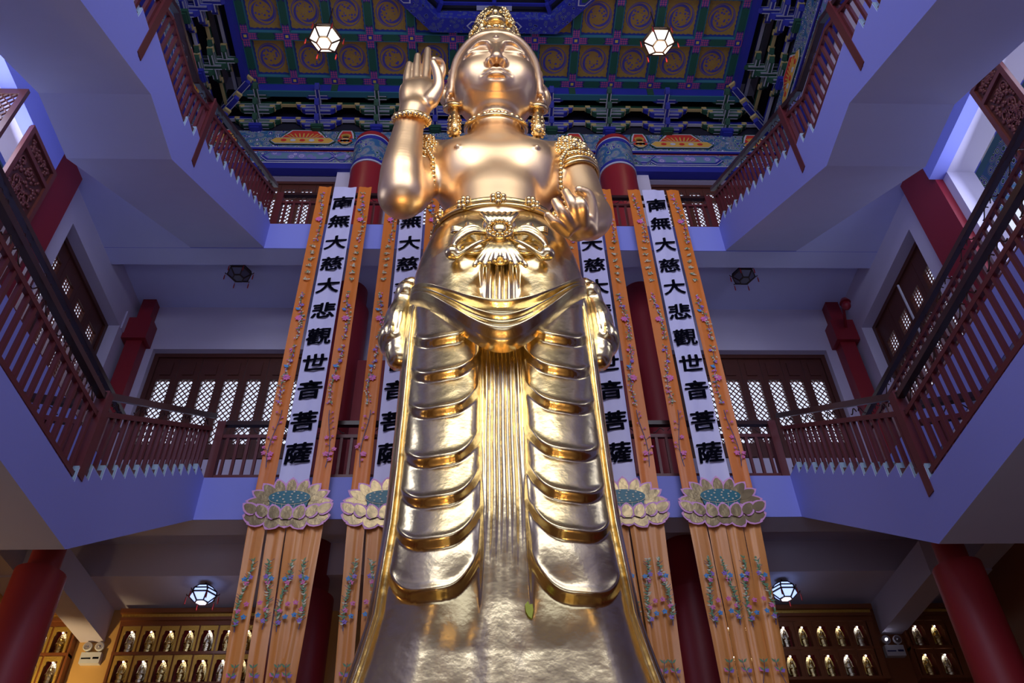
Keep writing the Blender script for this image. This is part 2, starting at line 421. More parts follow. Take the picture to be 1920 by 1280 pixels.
# fold bottoms on the two legs, top to bottom (heights measured on the front surface)
FOLD_L = np.array([7.36, 6.90, 6.45, 5.88, 5.46, 5.06, 4.64])
FOLD_R = np.array([7.38, 6.95, 6.50, 5.95, 5.50, 5.12, 4.60])
def relief(u, z):
    """outward relief of the skirt front; u = -1..1 across, arrays of the same shape"""
    d = np.zeros_like(z)
    low = 1 - sstep(7.9, 8.5, z)           # below the sash
    # thighs above the sash
    for sg in (-1, 1):
        t = (u - sg * 0.50) / 0.48
        d += (1 - low) * 0.13 * np.exp(-(t ** 2) * 1.6) * sstep(9.9, 9.3, z)
    # legs below it
    amp = 0.17 * (1 - sstep(5.2, 4.2, z))
    for sg, F in ((-1, FOLD_L), (1, FOLD_R)):
        c = sg * (0.53 - 0.02 * sstep(7, 5, z))
        t = (u - c) / 0.345
        m = np.clip(1 - np.abs(t) ** 2.6, 0, 1)
        d += low * amp * np.sqrt(m)
        # terraces: each lobe swells downward and drops away sharply at its rounded bottom edge
        side = np.where(t * sg < 0, 0.42, 0.36)
        ze = z - side * np.abs(t) ** 3.2
        lob = np.zeros_like(z)
        for k in range(len(F)):
            zb = F[k]; zt = F[k - 1] if k else F[0] + 0.55
            q = (ze - zb) / (zt - zb)
            prof = np.where((q >= 0) & (q < 1), 0.005 + 0.085 * (1 - np.clip(q, 0, 1)) + 0.018 * np.exp(-(q / 0.10) ** 2), 0)
            # rounded lip below the edge
            ql = (zb - ze) / 0.035
            prof = np.maximum(prof, np.where((ql >= 0) & (ql < 1), 0.108 * np.sqrt(np.clip(1 - ql ** 2, 0, 1)), 0))
            lob = np.maximum(lob, prof)
        d += lob * low * np.sqrt(np.clip(1 - np.abs(t) ** 4, 0, 1)) * sstep(4.4, 4.6, z + 0.3)
    # pleats hanging down the middle
    hw = np.where(z > 8.0, 0.20, 0.185 + 0.02 * sstep(8, 5, z))
    p = u / hw
    m = np.clip(1 - np.abs(p) ** 8, 0, 1)
    wob = 0.12 * np.sin(z * 1.7) + 0.08 * np.sin(z * 4.1 + 1)
    wave = 0.5 + 0.5 * np.cos(PI * np.where(z > 8.0, 4.2, 5.2) * p + wob * 4)
    d += m * (0.035 + 0.042 * wave ** 0.7) * sstep(9.45, 9.2, z) * (1 - sstep(5.7, 4.5, z))
    # robe borders at the two sides: flat bands with ridges
    a = np.abs(u)
    d += low * (0.05 * np.exp(-((a - 0.90) / 0.018) ** 2) + 0.035 * np.exp(-((a - 0.965) / 0.015) ** 2) + 0.05 * sstep(0.865, 0.885, a))
    # long soft folds over the flaring hem
    hem = sstep(5.0, 4.2, z)
    d += hem * (0.03 * (np.cos(u * 9.0) - 1) + 0.012 * np.cos(u * 17 + 1.0) + 0.07 * np.exp(-((u - 0.5) / 0.2) ** 2) + 0.07 * np.exp(-((u + 0.5) / 0.2) ** 2))
    return d
def skirt_front(x, z, lift=0.0, rel=True):
    """front surface of the skirt at (x, z); returns y"""
    x, z = np.asarray(x, float), np.asarray(z, float)
    w = np.interp(-z, -PZ, PW); dp = np.interp(-z, -PZ, PD)
    u = np.clip((x - FX) / w, -0.999, 0.999)
    b = dp * (1 - np.abs(u) ** 2.5) ** (1 / 2.5)
    r = relief(u, z) * sstep(1.0, 0.9, np.abs(u)) if rel else 0
    return YS - b - r - lift
def build_skirt():
    nf, nb = 420, 60
    zs = np.concatenate([np.arange(10.12, 3.9, -0.0135), np.arange(3.9, 0.95, -0.12)])
    # denser where relief is steep: parametrise the front by u
    th = np.linspace(-PI / 2, PI / 2, nf + 1)
    uf = np.sign(np.sin(th)) * np.abs(np.sin(th)) ** 0.9
    ub = np.sin(np.linspace(PI / 2, -PI / 2, nb + 1))[1:-1]
    U = np.concatenate([uf, ub]); n = len(U)
    UU, ZZ = np.meshgrid(U, zs)
    w = np.interp(-ZZ, -PZ, PW); dp = np.interp(-ZZ, -PZ, PD)
    base = dp * np.clip(1 - np.abs(UU) ** 2.5, 0, 1) ** (1 / 2.5)
    front = np.arange(n) <= nf
    fade = sstep(1.0, 0.93, np.abs(UU))
    rel = relief(UU, ZZ)
    for _ in range(2):
        rel[1:-1] = (rel[:-2] + 2 * rel[1:-1] + rel[2:]) / 4
        rel[:, 1:-1] = (rel[:, :-2] + 2 * rel[:, 1:-1] + rel[:, 2:]) / 4
    y = np.where(front[None, :], YS - base - rel * fade, YS + base * 0.95)
    x = FX + UU * w
    # silhouette borders roll outward slightly
    co = np.stack([x, y, ZZ], -1).reshape(-1, 3)
    mb = MB(); mb.v = [tuple(p) for p in co]
    R = len(zs)
    i = np.arange(R - 1)[:, None]; j = np.arange(n)[None, :]; j2 = (j + 1) % n
    q = np.stack([i * n + j, (i + 1) * n + j, (i + 1) * n + j2, i * n + j2], -1).reshape(-1, 4)
    mb.f = [tuple(t) for t in q.tolist()]; mb.m = [0] * len(q); mb.sm = [True] * len(q)
    k = n
    mb.add([], [])
    mb.f.append(tuple(range(n))); mb.m.append(0); mb.sm.append(False)
    return mb.build('skirt', M['gold_cloth'], statue, fix=True)
build_skirt()

# ---- sash: a deep bowl-shaped roll of cloth hung from hip to hip
def build_sash():
    xl, xr = -1.10, 0.93
    nu, nv = 140, 64
    u = np.linspace(0, 1, nu + 1); X = xl + (xr - xl) * u
    sx = (X - FX) / np.where(X < FX, FX - xl, xr - FX)
    ze = 8.59 + 0.07 * sx
    zt = 7.70 + (ze - 7.70) * (np.abs(sx) ** 2 * 0.75 + sx ** 4 * 0.25)
    zb = 7.10 + (ze - 0.22 - 7.10) * np.sqrt(sx ** 2 + 0.06) ** 1.35 * 0.98 - 0.15 * (1 - sx ** 2)
    vs = []
    for j in range(nv + 1):
        v = j / nv
        z = zt + (zb - zt) * v
        # ridge profile across the band: thick top roll, a groove, a second roll, a soft belly
        prof = 0.10 * math.exp(-((v - 0.14) / 0.11) ** 2) + 0.085 * math.exp(-((v - 0.46) / 0.10) ** 2) + 0.035 * math.exp(-((v - 0.60) / 0.03) ** 2) + 0.09 * math.exp(-((v - 0.80) / 0.14) ** 2)
        edge = 0.0 if 0.02 < v < 0.985 else -0.16
        mid = np.exp(-((X - FX) / 0.75) ** 2)
        off = 0.31 * (1 - np.abs(sx) ** 5) + 0.05
        y = skirt_front(X, z, rel=False) - off - prof * (0.8 + 0.5 * mid) - edge
        vs += [(a, b, c) for a, b, c in zip(X, y, z)]
    mb = MB()
    fs = [(j * (nu + 1) + i, (j + 1) * (nu + 1) + i, (j + 1) * (nu + 1) + i + 1, j * (nu + 1) + i + 1) for j in range(nv) for i in range(nu)]
    mb.add(vs, fs, 0, True)
    return mb.build('sash', M['gold_cloth'], statue, fix=False)
build_sash()

def build_knots():
    for sg, nm in ((-1, 'l'), (1, 'r')):
        cx = FX + sg * 1.08
        V = Vol((min(cx - 0.5, cx + 0.5), 6.6, 7.4), (max(cx - 0.5, cx + 0.5), 7.9, 9.4), 0.016)
        V.ell((cx + sg * 0.01, 7.10, 8.74), (0.13, 0.15, 0.14), 0.05)
        V.chain([(cx - sg * 0.03, 7.2, 8.98, 0.10), (cx + sg * 0.05, 7.22, 8.92, 0.10), (cx + sg * 0.08, 7.2, 8.72, 0.09)], 0.06)
        V.ell((cx + sg * 0.09, 7.22, 8.28), (0.17, 0.26, 0.36), 0.10)
        V.ell((cx + sg * 0.13, 7.20, 8.05), (0.17, 0.25, 0.17), 0.08)
        V.ell((cx + sg * 0.07, 7.22, 7.86), (0.13, 0.2, 0.16), 0.03)
        V.chain([(cx + sg * 0.04, 7.12, 8.62, 0.11), (cx + sg * 0.05, 7.10, 8.2, 0.11), (cx + sg * 0.03, 7.15, 7.75, 0.12)], 0.06)
        for a in (-0.04, 0.05, 0.13):
            V.chain([(cx + sg * (0.02 + a * 0.3), 6.99, 8.62, 0.014), (cx + sg * (0.03 + a), 6.95, 8.25, 0.02), (cx + sg * (0.04 + a), 6.97, 8.0, 0.014)], 0.03, sub=True)
        V.build('sash_knot', M['gold_cloth'], statue)
build_knots()

# ---- belt with flower bosses, bow and buckle
def flower(mb, c, r, n=5, up=(0, 0, 1), out=(0, -1, 0)):
    c, out = Vector(c), Vector(out).normalized(); up = Vector(up); rt = out.cross(up).normalized(); up = rt.cross(out)
    for k in range(n):
        a = 2 * PI * k / n + PI / 2
        mb.ball(c + (rt * math.cos(a) + up * math.sin(a)) * r * 0.62, r * 0.38, 8)
    mb.ball(c + out * r * 0.15, r * 0.34, 8)

def belt_pt(a, z, grow=0.0):
    w = np.interp(-z, -PZ, PW) + 0.03 + grow; d = np.interp(-z, -PZ, PD) + 0.05 + grow
    s, c = math.sin(a), math.cos(a)
    return Vector((FX + w * s, YS - d * math.copysign(abs(c) ** 0.8, c), z))

def build_belt():
    mb = MB()
    N = 72
    prof = [(-0.02, 0.10), (0.03, 0.10), (0.045, 0.075), (0.03, 0.05), (0.03, -0.05), (0.045, -0.075), (0.03, -0.10), (-0.02, -0.10)]
    vs = [belt_pt(2 * PI * i / N, 9.89 + h, g) for i in range(N) for g, h in prof]
    k = len(prof)
    fs = [(i * k + j, i * k + (j + 1) % k, ((i + 1) % N) * k + (j + 1) % k, ((i + 1) % N) * k + j) for i in range(N) for j in range(k)]
    mb.add(vs, fs, 0, True)
    b = mb.build('belt', M['gold_ornament'], statue)
    for a in (0.0, 0.55, -0.55, 1.15, -1.15, 1.6, -1.6):
        f = MB(); p = belt_pt(a, 9.89, 0.06); n = Vector((math.sin(a), -math.cos(a), 0))
        flower(f, p, 0.115, 6, out=n)
        f.build('flower_boss', M['gold_ornament'], b)
    # long side beads that hang below the belt at both hips
build_belt()

def build_bow():
    root_y = float(skirt_front(FX, 9.010)) - 0.02

    # buckle: a round boss with a ring of beads
    mb = MB(); c = Vector((FX + 0.0, root_y - 0.16, 8.940))
    for i in range(14):
        a = 2 * PI * i / 14
        mb.ball(c + Vector((math.cos(a) * 0.125, -0.03, math.sin(a) * 0.125)), 0.028, 8)
    n = 28
    prof = [(0.165, 0.0), (0.165, 0.05), (0.15, 0.07), (0.105, 0.06)]
    vs = [(c.x + r * math.cos(2 * PI * j / n), c.y + 0.04 - h, c.z + r * math.sin(2 * PI * j / n)) for r, h in prof for j in range(n)]
    mb.add(vs, [(i * n + j, i * n + (j + 1) % n, (i + 1) * n + (j + 1) % n, (i + 1) * n + j) for i in range(len(prof) - 1) for j in range(n)], 0, True)
    mb.ball((c.x, c.y - 0.01, c.z), (0.095, 0.06, 0.095), 18)
    mb.build('buckle', M['gold_ornament'], statue)
    V = Vol((FX - 0.75, root_y - 0.42, 8.25), (FX + 0.75, root_y + 0.35, 9.55), 0.0105)
    y = root_y - 0.02; zc = c.z
    # fluted fan above the buckle
    V.ell((FX, y - 0.02, zc + 0.22), (0.20, 0.07, 0.17), 0.03)
    for i in range(7):
        a = (i - 3) / 3
        V.chain([(FX + a * 0.06, y - 0.05, zc + 0.08, 0.022), (FX + a * 0.14, y - 0.095, zc + 0.24, 0.032), (FX + a * 0.20, y - 0.05, zc + 0.385, 0.036)], 0.012)
    for sg in (-1, 1):
        # two short ribbed petals beside the fan
        for (dx, dz) in ((0.34, 0.20), (0.50, 0.13)):
            for q in (-0.035, 0.0, 0.035):
                V.chain([(FX + sg * 0.16, y - 0.03, zc + 0.06 + q * 0.3, 0.02), (FX + sg * dx, y - 0.03, zc + dz + q, 0.026), (FX + sg * (dx + 0.05), y + 0.02, zc + dz + 0.02 + q, 0.018)], 0.012)
        # hollow ribbon loop: an upper and a lower strand meeting in a round end
        for q in (0.0, 0.045, 0.09):
            V.chain([(FX + sg * 0.13, y - 0.07, zc + 0.02 + q * 0.3, 0.024), (FX + sg * 0.32, y - 0.12, zc - 0.02 + q, 0.034), (FX + sg * 0.48, y - 0.09, zc - 0.15 + q, 0.034), (FX + sg * 0.54, y - 0.04, zc - 0.28 + q * 0.6, 0.03)], 0.012)
        V.chain([(FX + sg * 0.11, y - 0.07, zc - 0.08, 0.022), (FX + sg * 0.24, y - 0.12, zc - 0.20, 0.026), (FX + sg * 0.38, y - 0.10, zc - 0.31, 0.028), (FX + sg * 0.48, y - 0.05, zc - 0.36, 0.04)], 0.02)
        V.ell((FX + sg * 0.53, y - 0.05, zc - 0.30), (0.085, 0.085, 0.085), 0.03)
        V.ell((FX + sg * 0.30, y + 0.02, zc - 0.14), (0.16, 0.06, 0.10), 0.02)
    # fluted tail with a ruffled edge and a notch in the middle
    for i in range(11):
        a = (i - 5) / 5
        lo = -0.52 + 0.03 * (i % 2) + 0.07 * (abs(a) < 0.25) - 0.02 * abs(a)
        V.chain([(FX + a * 0.07, y - 0.08, zc - 0.10, 0.020), (FX + a * 0.16, y - 0.115, zc - 0.30, 0.026), (FX + a * 0.28, y - 0.09 - 0.02 * (i % 2), zc + lo, 0.030)], 0.010)
    V.ell((FX, y - 0.04, zc - 0.28), (0.17, 0.06, 0.20), 0.03)
    V.build('bow', M['gold_cloth'], statue, smooth=2)
build_bow()

# ---- jewellery
def beads(pts, r, step, mb):
    pts = [Vector(p) for p in pts]; acc = 0
    for a, b in zip(pts[:-1], pts[1:]):
        L = (b - a).length
        while acc < L:
            mb.ball(a + (b - a) * (acc / L), r, 8); acc += step
        acc -= L
def arc3(c, rx, ry, a0, a1, n, fz=lambda t: 0):
    return [Vector((c[0] + rx * math.sin(a0 + (a1 - a0) * i / n), c[1] - ry * math.cos(a0 + (a1 - a0) * i / n), c[2] + fz(i / n))) for i in range(n + 1)]
def build_jewels():
    mb = MB()   # necklace round the neck
    beads(arc3((FX, 7.10, 11.86), 0.43, 0.46, -1.9, 1.9, 40, lambda t: 0.42 * (2 * t - 1) ** 2), 0.045, 0.10, mb)
    mb.tube(arc3((FX, 7.10, 11.83), 0.44, 0.455, -1.9, 1.9, 40, lambda t: 0.42 * (2 * t - 1) ** 2), 0.03, 8)
    mb.build('necklace', M['gold_ornament'], statue)
    mb = MB()   # bracelet on the raised wrist
    c = (-1.235, 6.53, 11.50)
    mb.tube([Vector((c[0] + 0.22 * math.cos(a), c[1] + 0.22 * math.sin(a), c[2] + 0.02 + 0.2 * math.sin(a))) for a in np.linspace(0, 2 * PI, 33)[:-1]], 0.045, 8, closed=True)
    for i in range(20):
        a = 2 * PI * i / 20
        mb.ball((c[0] + 0.235 * math.cos(a), c[1] + 0.235 * math.sin(a), c[2] - 0.02 + 0.2 * math.sin(a)), 0.043, 8)
    mb.build('bracelet', M['gold_ornament'], statue)
    # armlets: ring, bead row and a raised floral crest
    for sg in (-1, 1):
        mb = MB()
        c = Vector((FX + sg * 1.10, 7.17, 11.10)); tilt = Vector((sg * 0.22, 0.05, -1)).normalized()
        e1 = Vector((1, 0, 0)); e1 = (e1 - tilt * e1.dot(tilt)).normalized(); e2 = tilt.cross(e1)
        ring = lambda r, h: [c - tilt * h + (e1 * math.cos(a) + e2 * math.sin(a)) * r for a in np.linspace(0, 2 * PI, 41)[:-1]]
        mb.tube(ring(0.315, -0.02), 0.025, 8, closed=True); mb.tube(ring(0.32, 0.05), 0.03, 8, closed=True)
        for p in ring(0.335, 0.12)[::1]: mb.ball(p, 0.03, 8)
        mb.tube(ring(0.315, 0.18), 0.02, 8, closed=True)
        # crest climbing the shoulder
        for rr, h, k in ((0.33, 0.30, 9), (0.34, 0.44, 7), (0.30, 0.58, 5)):
            for i in range(k):
                a = PI / 2 - sg * 0.35 + (i - (k - 1) / 2) * 0.27
                p = c - tilt * h + (e1 * math.cos(a) + e2 * math.sin(a)) * (0.31 - max(0, h - 0.4) * 0.5)
                o = (p - (c - tilt * h)).normalized()
                if i % 2 == 0: flower(mb, p, 0.085, 6, out=o)
                else: mb.ball(p, 0.055, 8)
        mb.build('armlet', M['gold_ornament'], statue)
    # earrings: ring with a hanging tassel of beads
    for sg in (-1, 1):
        ex = FX + sg * 0.60
        mb = MB()
        mb.tube([Vector((ex + 0.14 * math.cos(a), 6.96 + 0.10 * math.sin(a), 12.46 + 0.05 * math.sin(a))) for a in np.linspace(0, 2 * PI, 25)[:-1]], 0.045, 8, closed=True)
        mb.lathe((ex, 6.94, 11.78), [(0.0, 0), (0.07, 0.02), (0.10, 0.14), (0.085, 0.26), (0.10, 0.36), (0.06, 0.5), (0.08, 0.58), (0.0, 0.64)], 12)
        for i in range(8):
            a = 2 * PI * i / 8
            for k in range(4): mb.ball((ex + 0.08 * math.cos(a), 6.94 + 0.08 * math.sin(a), 11.82 + 0.1 * k), 0.03, 6)
        mb.build('earring', M['gold_ornament'], statue)
    # bead strings hanging from the shoulders past the armpits
    for sg in (-1, 1):
        mb = MB()
        beads([(FX + sg * 0.98, 6.86, 11.35), (FX + sg * 0.86, 6.80, 11.0), (FX + sg * 0.84, 6.92, 10.6), (FX + sg * 0.92, 7.1, 10.25)], 0.036, 0.075, mb)
        mb.build('bead_string', M['gold_ornament'], statue)
build_jewels()

# ---- hair and crown
def build_hair_crown():
    V = Vol((FX - 0.95, 6.1, 12.6), (FX + 0.95, 8.0, 15.9), 0.0165)
    x0 = FX
    V.ell((x0, 7.08, 13.48), (0.67, 0.66, 0.72), 0.05)
    V.ell((x0, 6.1, 12.75), (0.66, 0.72, 0.66), 0.05, sub=True)
    for sg in (-1, 1):      # locks framing the face
        V.chain([(x0, 6.30, 13.40, 0.07), (x0 + sg * 0.20, 6.32, 13.395, 0.07), (x0 + sg * 0.40, 6.43, 13.35, 0.07), (x0 + sg * 0.57, 6.62, 13.22, 0.07), (x0 + sg * 0.64, 6.80, 13.02, 0.06), (x0 + sg * 0.66, 6.92, 12.82, 0.045)], 0.05)
        for k in range(5):
            V.ell((x0 + sg * (0.67 + 0.01 * k), 6.84 + 0.04 * k, 13.20 - 0.12 * k), (0.05, 0.08, 0.07), 0.03)
    V.ell((x0, 7.05, 14.0), (0.40, 0.45, 0.70), 0.15)
    h = V.build('hair', M['gold_skin'], statue)
    # crown plate: a tall rounded mitre wrapped round the top knot
    N, K = 96, 80
    vs = []
    def plate(a, t):   # a in -1..1 around, t in 0..1 up
        z0 = 13.52 + 0.03 * math.cos(a * PI)
        g = math.sqrt(max(0.0, 1 - max(0, t - 0.35) ** 2 * 2.25))
        w = (0.36 + 0.045 * math.sin(min(1, t / 0.6) * PI)) * g
        d = (0.43 + 0.02 * math.sin(min(1, t / 0.6) * PI)) * g
        an = a * PI
        r = (0.018 * math.sin(t * 34) * math.sin(an * 14) + 0.016 * math.sin(t * 21 + 1) * math.cos(an * 9)) * (1 if t > 0.12 else 0) * g
        r += 0.04 * math.exp(-((t - 0.05) / 0.045) ** 2)
        return (FX + (w + r) * math.sin(an), 6.84 - 0.14 * t - (d + r) * math.cos(an), z0 + 1.22 * t)
    vs = [plate(-1 + 2 * i / N, j / K) for j in range(K + 1) for i in range(N)]
    fs = [(j * N + i, j * N + (i + 1) % N, (j + 1) * N + (i + 1) % N, (j + 1) * N + i) for j in range(K) for i in range(N)]
    mb = MB(); mb.add(vs, fs, 0, True); mb.f.append(tuple(K * N + i for i in range(N))); mb.m.append(0); mb.sm.append(True)
    cr = mb.build('crown', M['gold_ornament'], statue)
    # small seated figure in an arch on the crown front
    mb = MB(); py = 6.33
    mb.ball((FX, py, 14.16), (0.06, 0.06, 0.07), 10)
    mb.ball((FX, py, 14.24), (0.03, 0.03, 0.035), 8)
    mb.ball((FX, py + 0.02, 14.02), (0.085, 0.07, 0.12), 10)
    mb.ball((FX, py - 0.01, 13.89), (0.16, 0.09, 0.055), 12)
    for sg in (-1, 1):
        mb.tube([(FX + sg * 0.08, py + 0.02, 14.09), (FX + sg * 0.12, py - 0.01, 14.0), (FX + sg * 0.04, py - 0.07, 13.95)], 0.026, 8)
    mb.build('seated_figure', M['gold_ornament'], cr)
    mb = MB()
    arch = [Vector((FX + 0.165 * math.sin(a), py + 0.05, 14.08 + 0.23 * math.cos(a))) for a in np.linspace(-2.4, 2.4, 24)]
    mb.tube(arch, 0.02, 8)
    for p in arch[::2]: mb.ball(p + Vector((0, -0.015, 0)), 0.028, 8)
    mb.build('arch', M['gold_ornament'], cr)
    # lotus petals at the crown foot, flower bosses on its sides
    for i in range(-2, 3):
        a = i * 0.24
        MB().ball((FX + 0.42 * math.sin(a), 6.83 - 0.50 * math.cos(a), 13.70), (0.06, 0.05, 0.04), 10).build('lotus_petal', M['gold_ornament'], cr)
    for i in range(-5, 6):
        a = i * 0.30
        if abs(i) < 2: continue
        for t in range(4):
            mb = MB(); flower(mb, plate(a / PI, 0.20 + t * 0.19), 0.060 + 0.022 * ((i + t) % 2), 5, out=(math.sin(a), -math.cos(a), 0))
            mb.build('flower_boss', M['gold_ornament'], cr)
build_hair_crown()

# ---- the lotus pedestal below the hem
mb = MB()
mb.lathe((FX, YS, 0.0), [(2.25, 0.0), (2.25, 0.35), (2.05, 0.42), (2.0, 0.6), (2.2, 0.78), (2.1, 0.95), (0.0, 0.96)], 48)
for k in range(24):
    a = 2 * PI * k / 24
    mb.ball((FX + 2.12 * math.cos(a), YS + 2.12 * math.sin(a), 0.62), (0.24, 0.24, 0.26), 8)
tag(mb.build('lotus_pedestal', M['gold_ornament']), 'gold lotus pedestal under the hem of the colossal statue', 'pedestal')
# scrap of green leaf caught low on the skirt
lx, lz = 0.11, 4.52
mb = MB()
for z0, w in ((4.585, 0.018), ):
    pass
yy = float(skirt_front(lx, lz)) - 0.012
pts = [(-0.035, 0.05), (-0.01, 0.08), (0.0, 0.05), (0.025, 0.055), (0.03, 0.0), (0.015, -0.07), (-0.01, -0.05), (-0.03, -0.01)]
mb.prism(pts, lambda a, b, t: (lx + a, yy - t - 0.12 * (b < 0) * 0, lz + b), 0.0, 0.006)
M['leaf'] = mat('leaf', (0.55, 0.62, 0.05), 0.6)
tag(mb.build('leaf_scrap', M['leaf']), 'small yellow-green leaf scrap stuck low on the gold skirt', 'leaf')
# ------------------------------------------------------------------ painted and built surfaces
def nodes(m):
    nt = m.node_tree
    return nt, nt.nodes['Principled BSDF']
def math_n(nt, op, a, b=None, c=None):
    n = nt.nodes.new('ShaderNodeMath'); n.operation = op
    for i, v in enumerate((a, b, c)):
        if v is None: continue
        if isinstance(v, (int, float)): n.inputs[i].default_value = v
        else: nt.links.new(v, n.inputs[i])
    return n.outputs[0]
def ramp_n(nt, fac, stops):
    n = nt.nodes.new('ShaderNodeValToRGB'); n.color_ramp.interpolation = 'CONSTANT'
    e = n.color_ramp.elements
    while len(e) < len(stops): e.new(0.5)
    for el, (p, c) in zip(e, stops): el.position = p; el.color = (*c, 1)
    nt.links.new(fac, n.inputs[0]); return n.outputs[0]
def mix_n(nt, fac, a, b):
    n = nt.nodes.new('ShaderNodeMix'); n.data_type = 'RGBA'
    for i, v in ((0, fac), (6, a), (7, b)):
        if isinstance(v, tuple): n.inputs[i].default_value = (*v, 1)
        elif isinstance(v, (int, float)): n.inputs[i].default_value = v
        else: nt.links.new(v, n.inputs[i])
    return n.outputs[2]
def objxyz(nt):
    tc = nt.nodes.new('ShaderNodeTexCoord'); sp = nt.nodes.new('ShaderNodeSeparateXYZ')
    nt.links.new(tc.outputs['Object'], sp.inputs[0]); return tc.outputs['Object'], sp.outputs

BLUE, DBLUE, GREEN, TEAL = (0.012, 0.018, 0.27), (0.008, 0.009, 0.10), (0.006, 0.075, 0.045), (0.018, 0.12, 0.17)
OCHRE, PINK, PALE, RED = (0.30, 0.18, 0.035), (0.42, 0.07, 0.18), (0.45, 0.46, 0.55), (0.50, 0.03, 0.02)
GX, GY, CY0 = 0.989, 1.17, 11.45      # coffer grid

def coffer_panel_mat():
    m = mat('coffer_panel', OCHRE, 0.6); nt, b = nodes(m)
    v, xyz = objxyz(nt)
    fx = math_n(nt, 'SUBTRACT', math_n(nt, 'FRACT', math_n(nt, 'DIVIDE', xyz[0], GX)), 0.5)
    fy = math_n(nt, 'SUBTRACT', math_n(nt, 'FRACT', math_n(nt, 'DIVIDE', math_n(nt, 'SUBTRACT', xyz[1], CY0 - 20 * GY), GY)), 0.5)
    ex, ey = math_n(nt, 'MULTIPLY', fx, 1.0), math_n(nt, 'MULTIPLY', fy, 1.06)
    r = math_n(nt, 'SQRT', math_n(nt, 'ADD', math_n(nt, 'MULTIPLY', ex, ex), math_n(nt, 'MULTIPLY', ey, ey)))
    an = math_n(nt, 'ARCTAN2', ey, ex)
    vo = nt.nodes.new('ShaderNodeTexVoronoi'); vo.inputs['Scale'].default_value = 13; nt.links.new(v, vo.inputs['Vector'])
    swirl = math_n(nt, 'SINE', math_n(nt, 'ADD', math_n(nt, 'MULTIPLY', an, 3), math_n(nt, 'MULTIPLY', r, 60)))
    sw = math_n(nt, 'GREATER_THAN', swirl, 0.25)
    spots = math_n(nt, 'GREATER_THAN', vo.outputs['Distance'], 0.36)
    petal = math_n(nt, 'SINE', math_n(nt, 'MULTIPLY', an, 6))
    core = math_n(nt, 'LESS_THAN', r, math_n(nt, 'ADD', 0.07, math_n(nt, 'MULTIPLY', petal, 0.018)))
    field = mix_n(nt, spots, (0.06, 0.05, 0.30), OCHRE)
    ringc = mix_n(nt, sw, (0.05, 0.045, 0.28), OCHRE)
    c = mix_n(nt, math_n(nt, 'LESS_THAN', r, 0.205), ringc, field)
    c = mix_n(nt, core, c, (0.32, 0.2, 0.04))
    # plain gold outside the medallion
    nz = nt.nodes.new('ShaderNodeTexNoise'); nz.inputs['Scale'].default_value = 22; nt.links.new(v, nz.inputs['Vector'])
    gold = mix_n(nt, nz.outputs['Fac'], (0.24, 0.145, 0.03), (0.36, 0.24, 0.045))
    line = math_n(nt, 'LESS_THAN', math_n(nt, 'ABSOLUTE', math_n(nt, 'SUBTRACT', r, 0.315)), 0.010)
    out = math_n(nt, 'GREATER_THAN', r, 0.295)
    c = mix_n(nt, out, c, gold)
    c = mix_n(nt, line, c, (0.06, 0.05, 0.30))
    mx = math_n(nt, 'MAXIMUM', math_n(nt, 'ABSOLUTE', fx), math_n(nt, 'ABSOLUTE', fy))
    sc = math_n(nt, 'ADD', 0.365, math_n(nt, 'MULTIPLY', math_n(nt, 'SINE', math_n(nt, 'MULTIPLY', an, 24)), 0.008))
    c = mix_n(nt, math_n(nt, 'GREATER_THAN', mx, sc), c, (0.018, 0.035, 0.26))
    nt.links.new(c, b.inputs['Base Color'])
    return m
def coffer_beam_mat():
    m = mat('coffer_beam', GREEN, 0.6); nt, b = nodes(m)
    v, xyz = objxyz(nt)
    def near(o, off, g):
        f = math_n(nt, 'SUBTRACT', math_n(nt, 'FRACT', math_n(nt, 'ADD', math_n(nt, 'DIVIDE', math_n(nt, 'SUBTRACT', o, off), g), 0.5)), 0.5)
        return math_n(nt, 'MULTIPLY', math_n(nt, 'ABSOLUTE', f), g)
    ax, ay = near(xyz[0], -20 * GX, GX), near(xyz[1], CY0 - 20 * GY, GY)
    t = math_n(nt, 'MAXIMUM', ax, ay); s = math_n(nt, 'MINIMUM', ax, ay)
    # cloud-shaped flowers on both sides of each crossing
    wv = math_n(nt, 'SINE', math_n(nt, 'ADD', math_n(nt, 'MULTIPLY', t, 62), math_n(nt, 'MULTIPLY', s, 55)))
    wv2 = math_n(nt, 'SINE', math_n(nt, 'SUBTRACT', math_n(nt, 'MULTIPLY', t, 62), math_n(nt, 'MULTIPLY', s, 55)))
    fl = math_n(nt, 'GREATER_THAN', math_n(nt, 'MULTIPLY', wv, wv2), 0.05)
    flower = mix_n(nt, fl, (0.03, 0.03, 0.22), PINK)
    body = ramp_n(nt, t, [(0.0, (0.55, 0.42, 0.06)), (0.035, BLUE), (0.075, (0.30, 0.06, 0.20)), (0.10, DBLUE)])
    isf = math_n(nt, 'MULTIPLY', math_n(nt, 'GREATER_THAN', t, 0.10), math_n(nt, 'LESS_THAN', t, 0.27))
    c = mix_n(nt, isf, body, flower)
    tip = math_n(nt, 'ADD', 0.27, math_n(nt, 'MULTIPLY', s, 0.7))
    c = mix_n(nt, math_n(nt, 'GREATER_THAN', t, tip), c, GREEN)
    c = mix_n(nt, math_n(nt, 'GREATER_THAN', s, 0.085), c, TEAL)
    nt.links.new(c, b.inputs['Base Color'])
    return m
def scroll_mat(name, scale, stops):
    m = mat(name, BLUE, 0.6); nt, b = nodes(m)
    v, xyz = objxyz(nt)
    vo = nt.nodes.new('ShaderNodeTexVoronoi'); vo.inputs['Scale'].default_value = scale; nt.links.new(v, vo.inputs['Vector'])
    d = vo.outputs['Distance']
    rings = ramp_n(nt, d, stops)
    nt.links.new(rings, b.inputs['Base Color'])
    return m
M['coffer_panel'] = coffer_panel_mat()
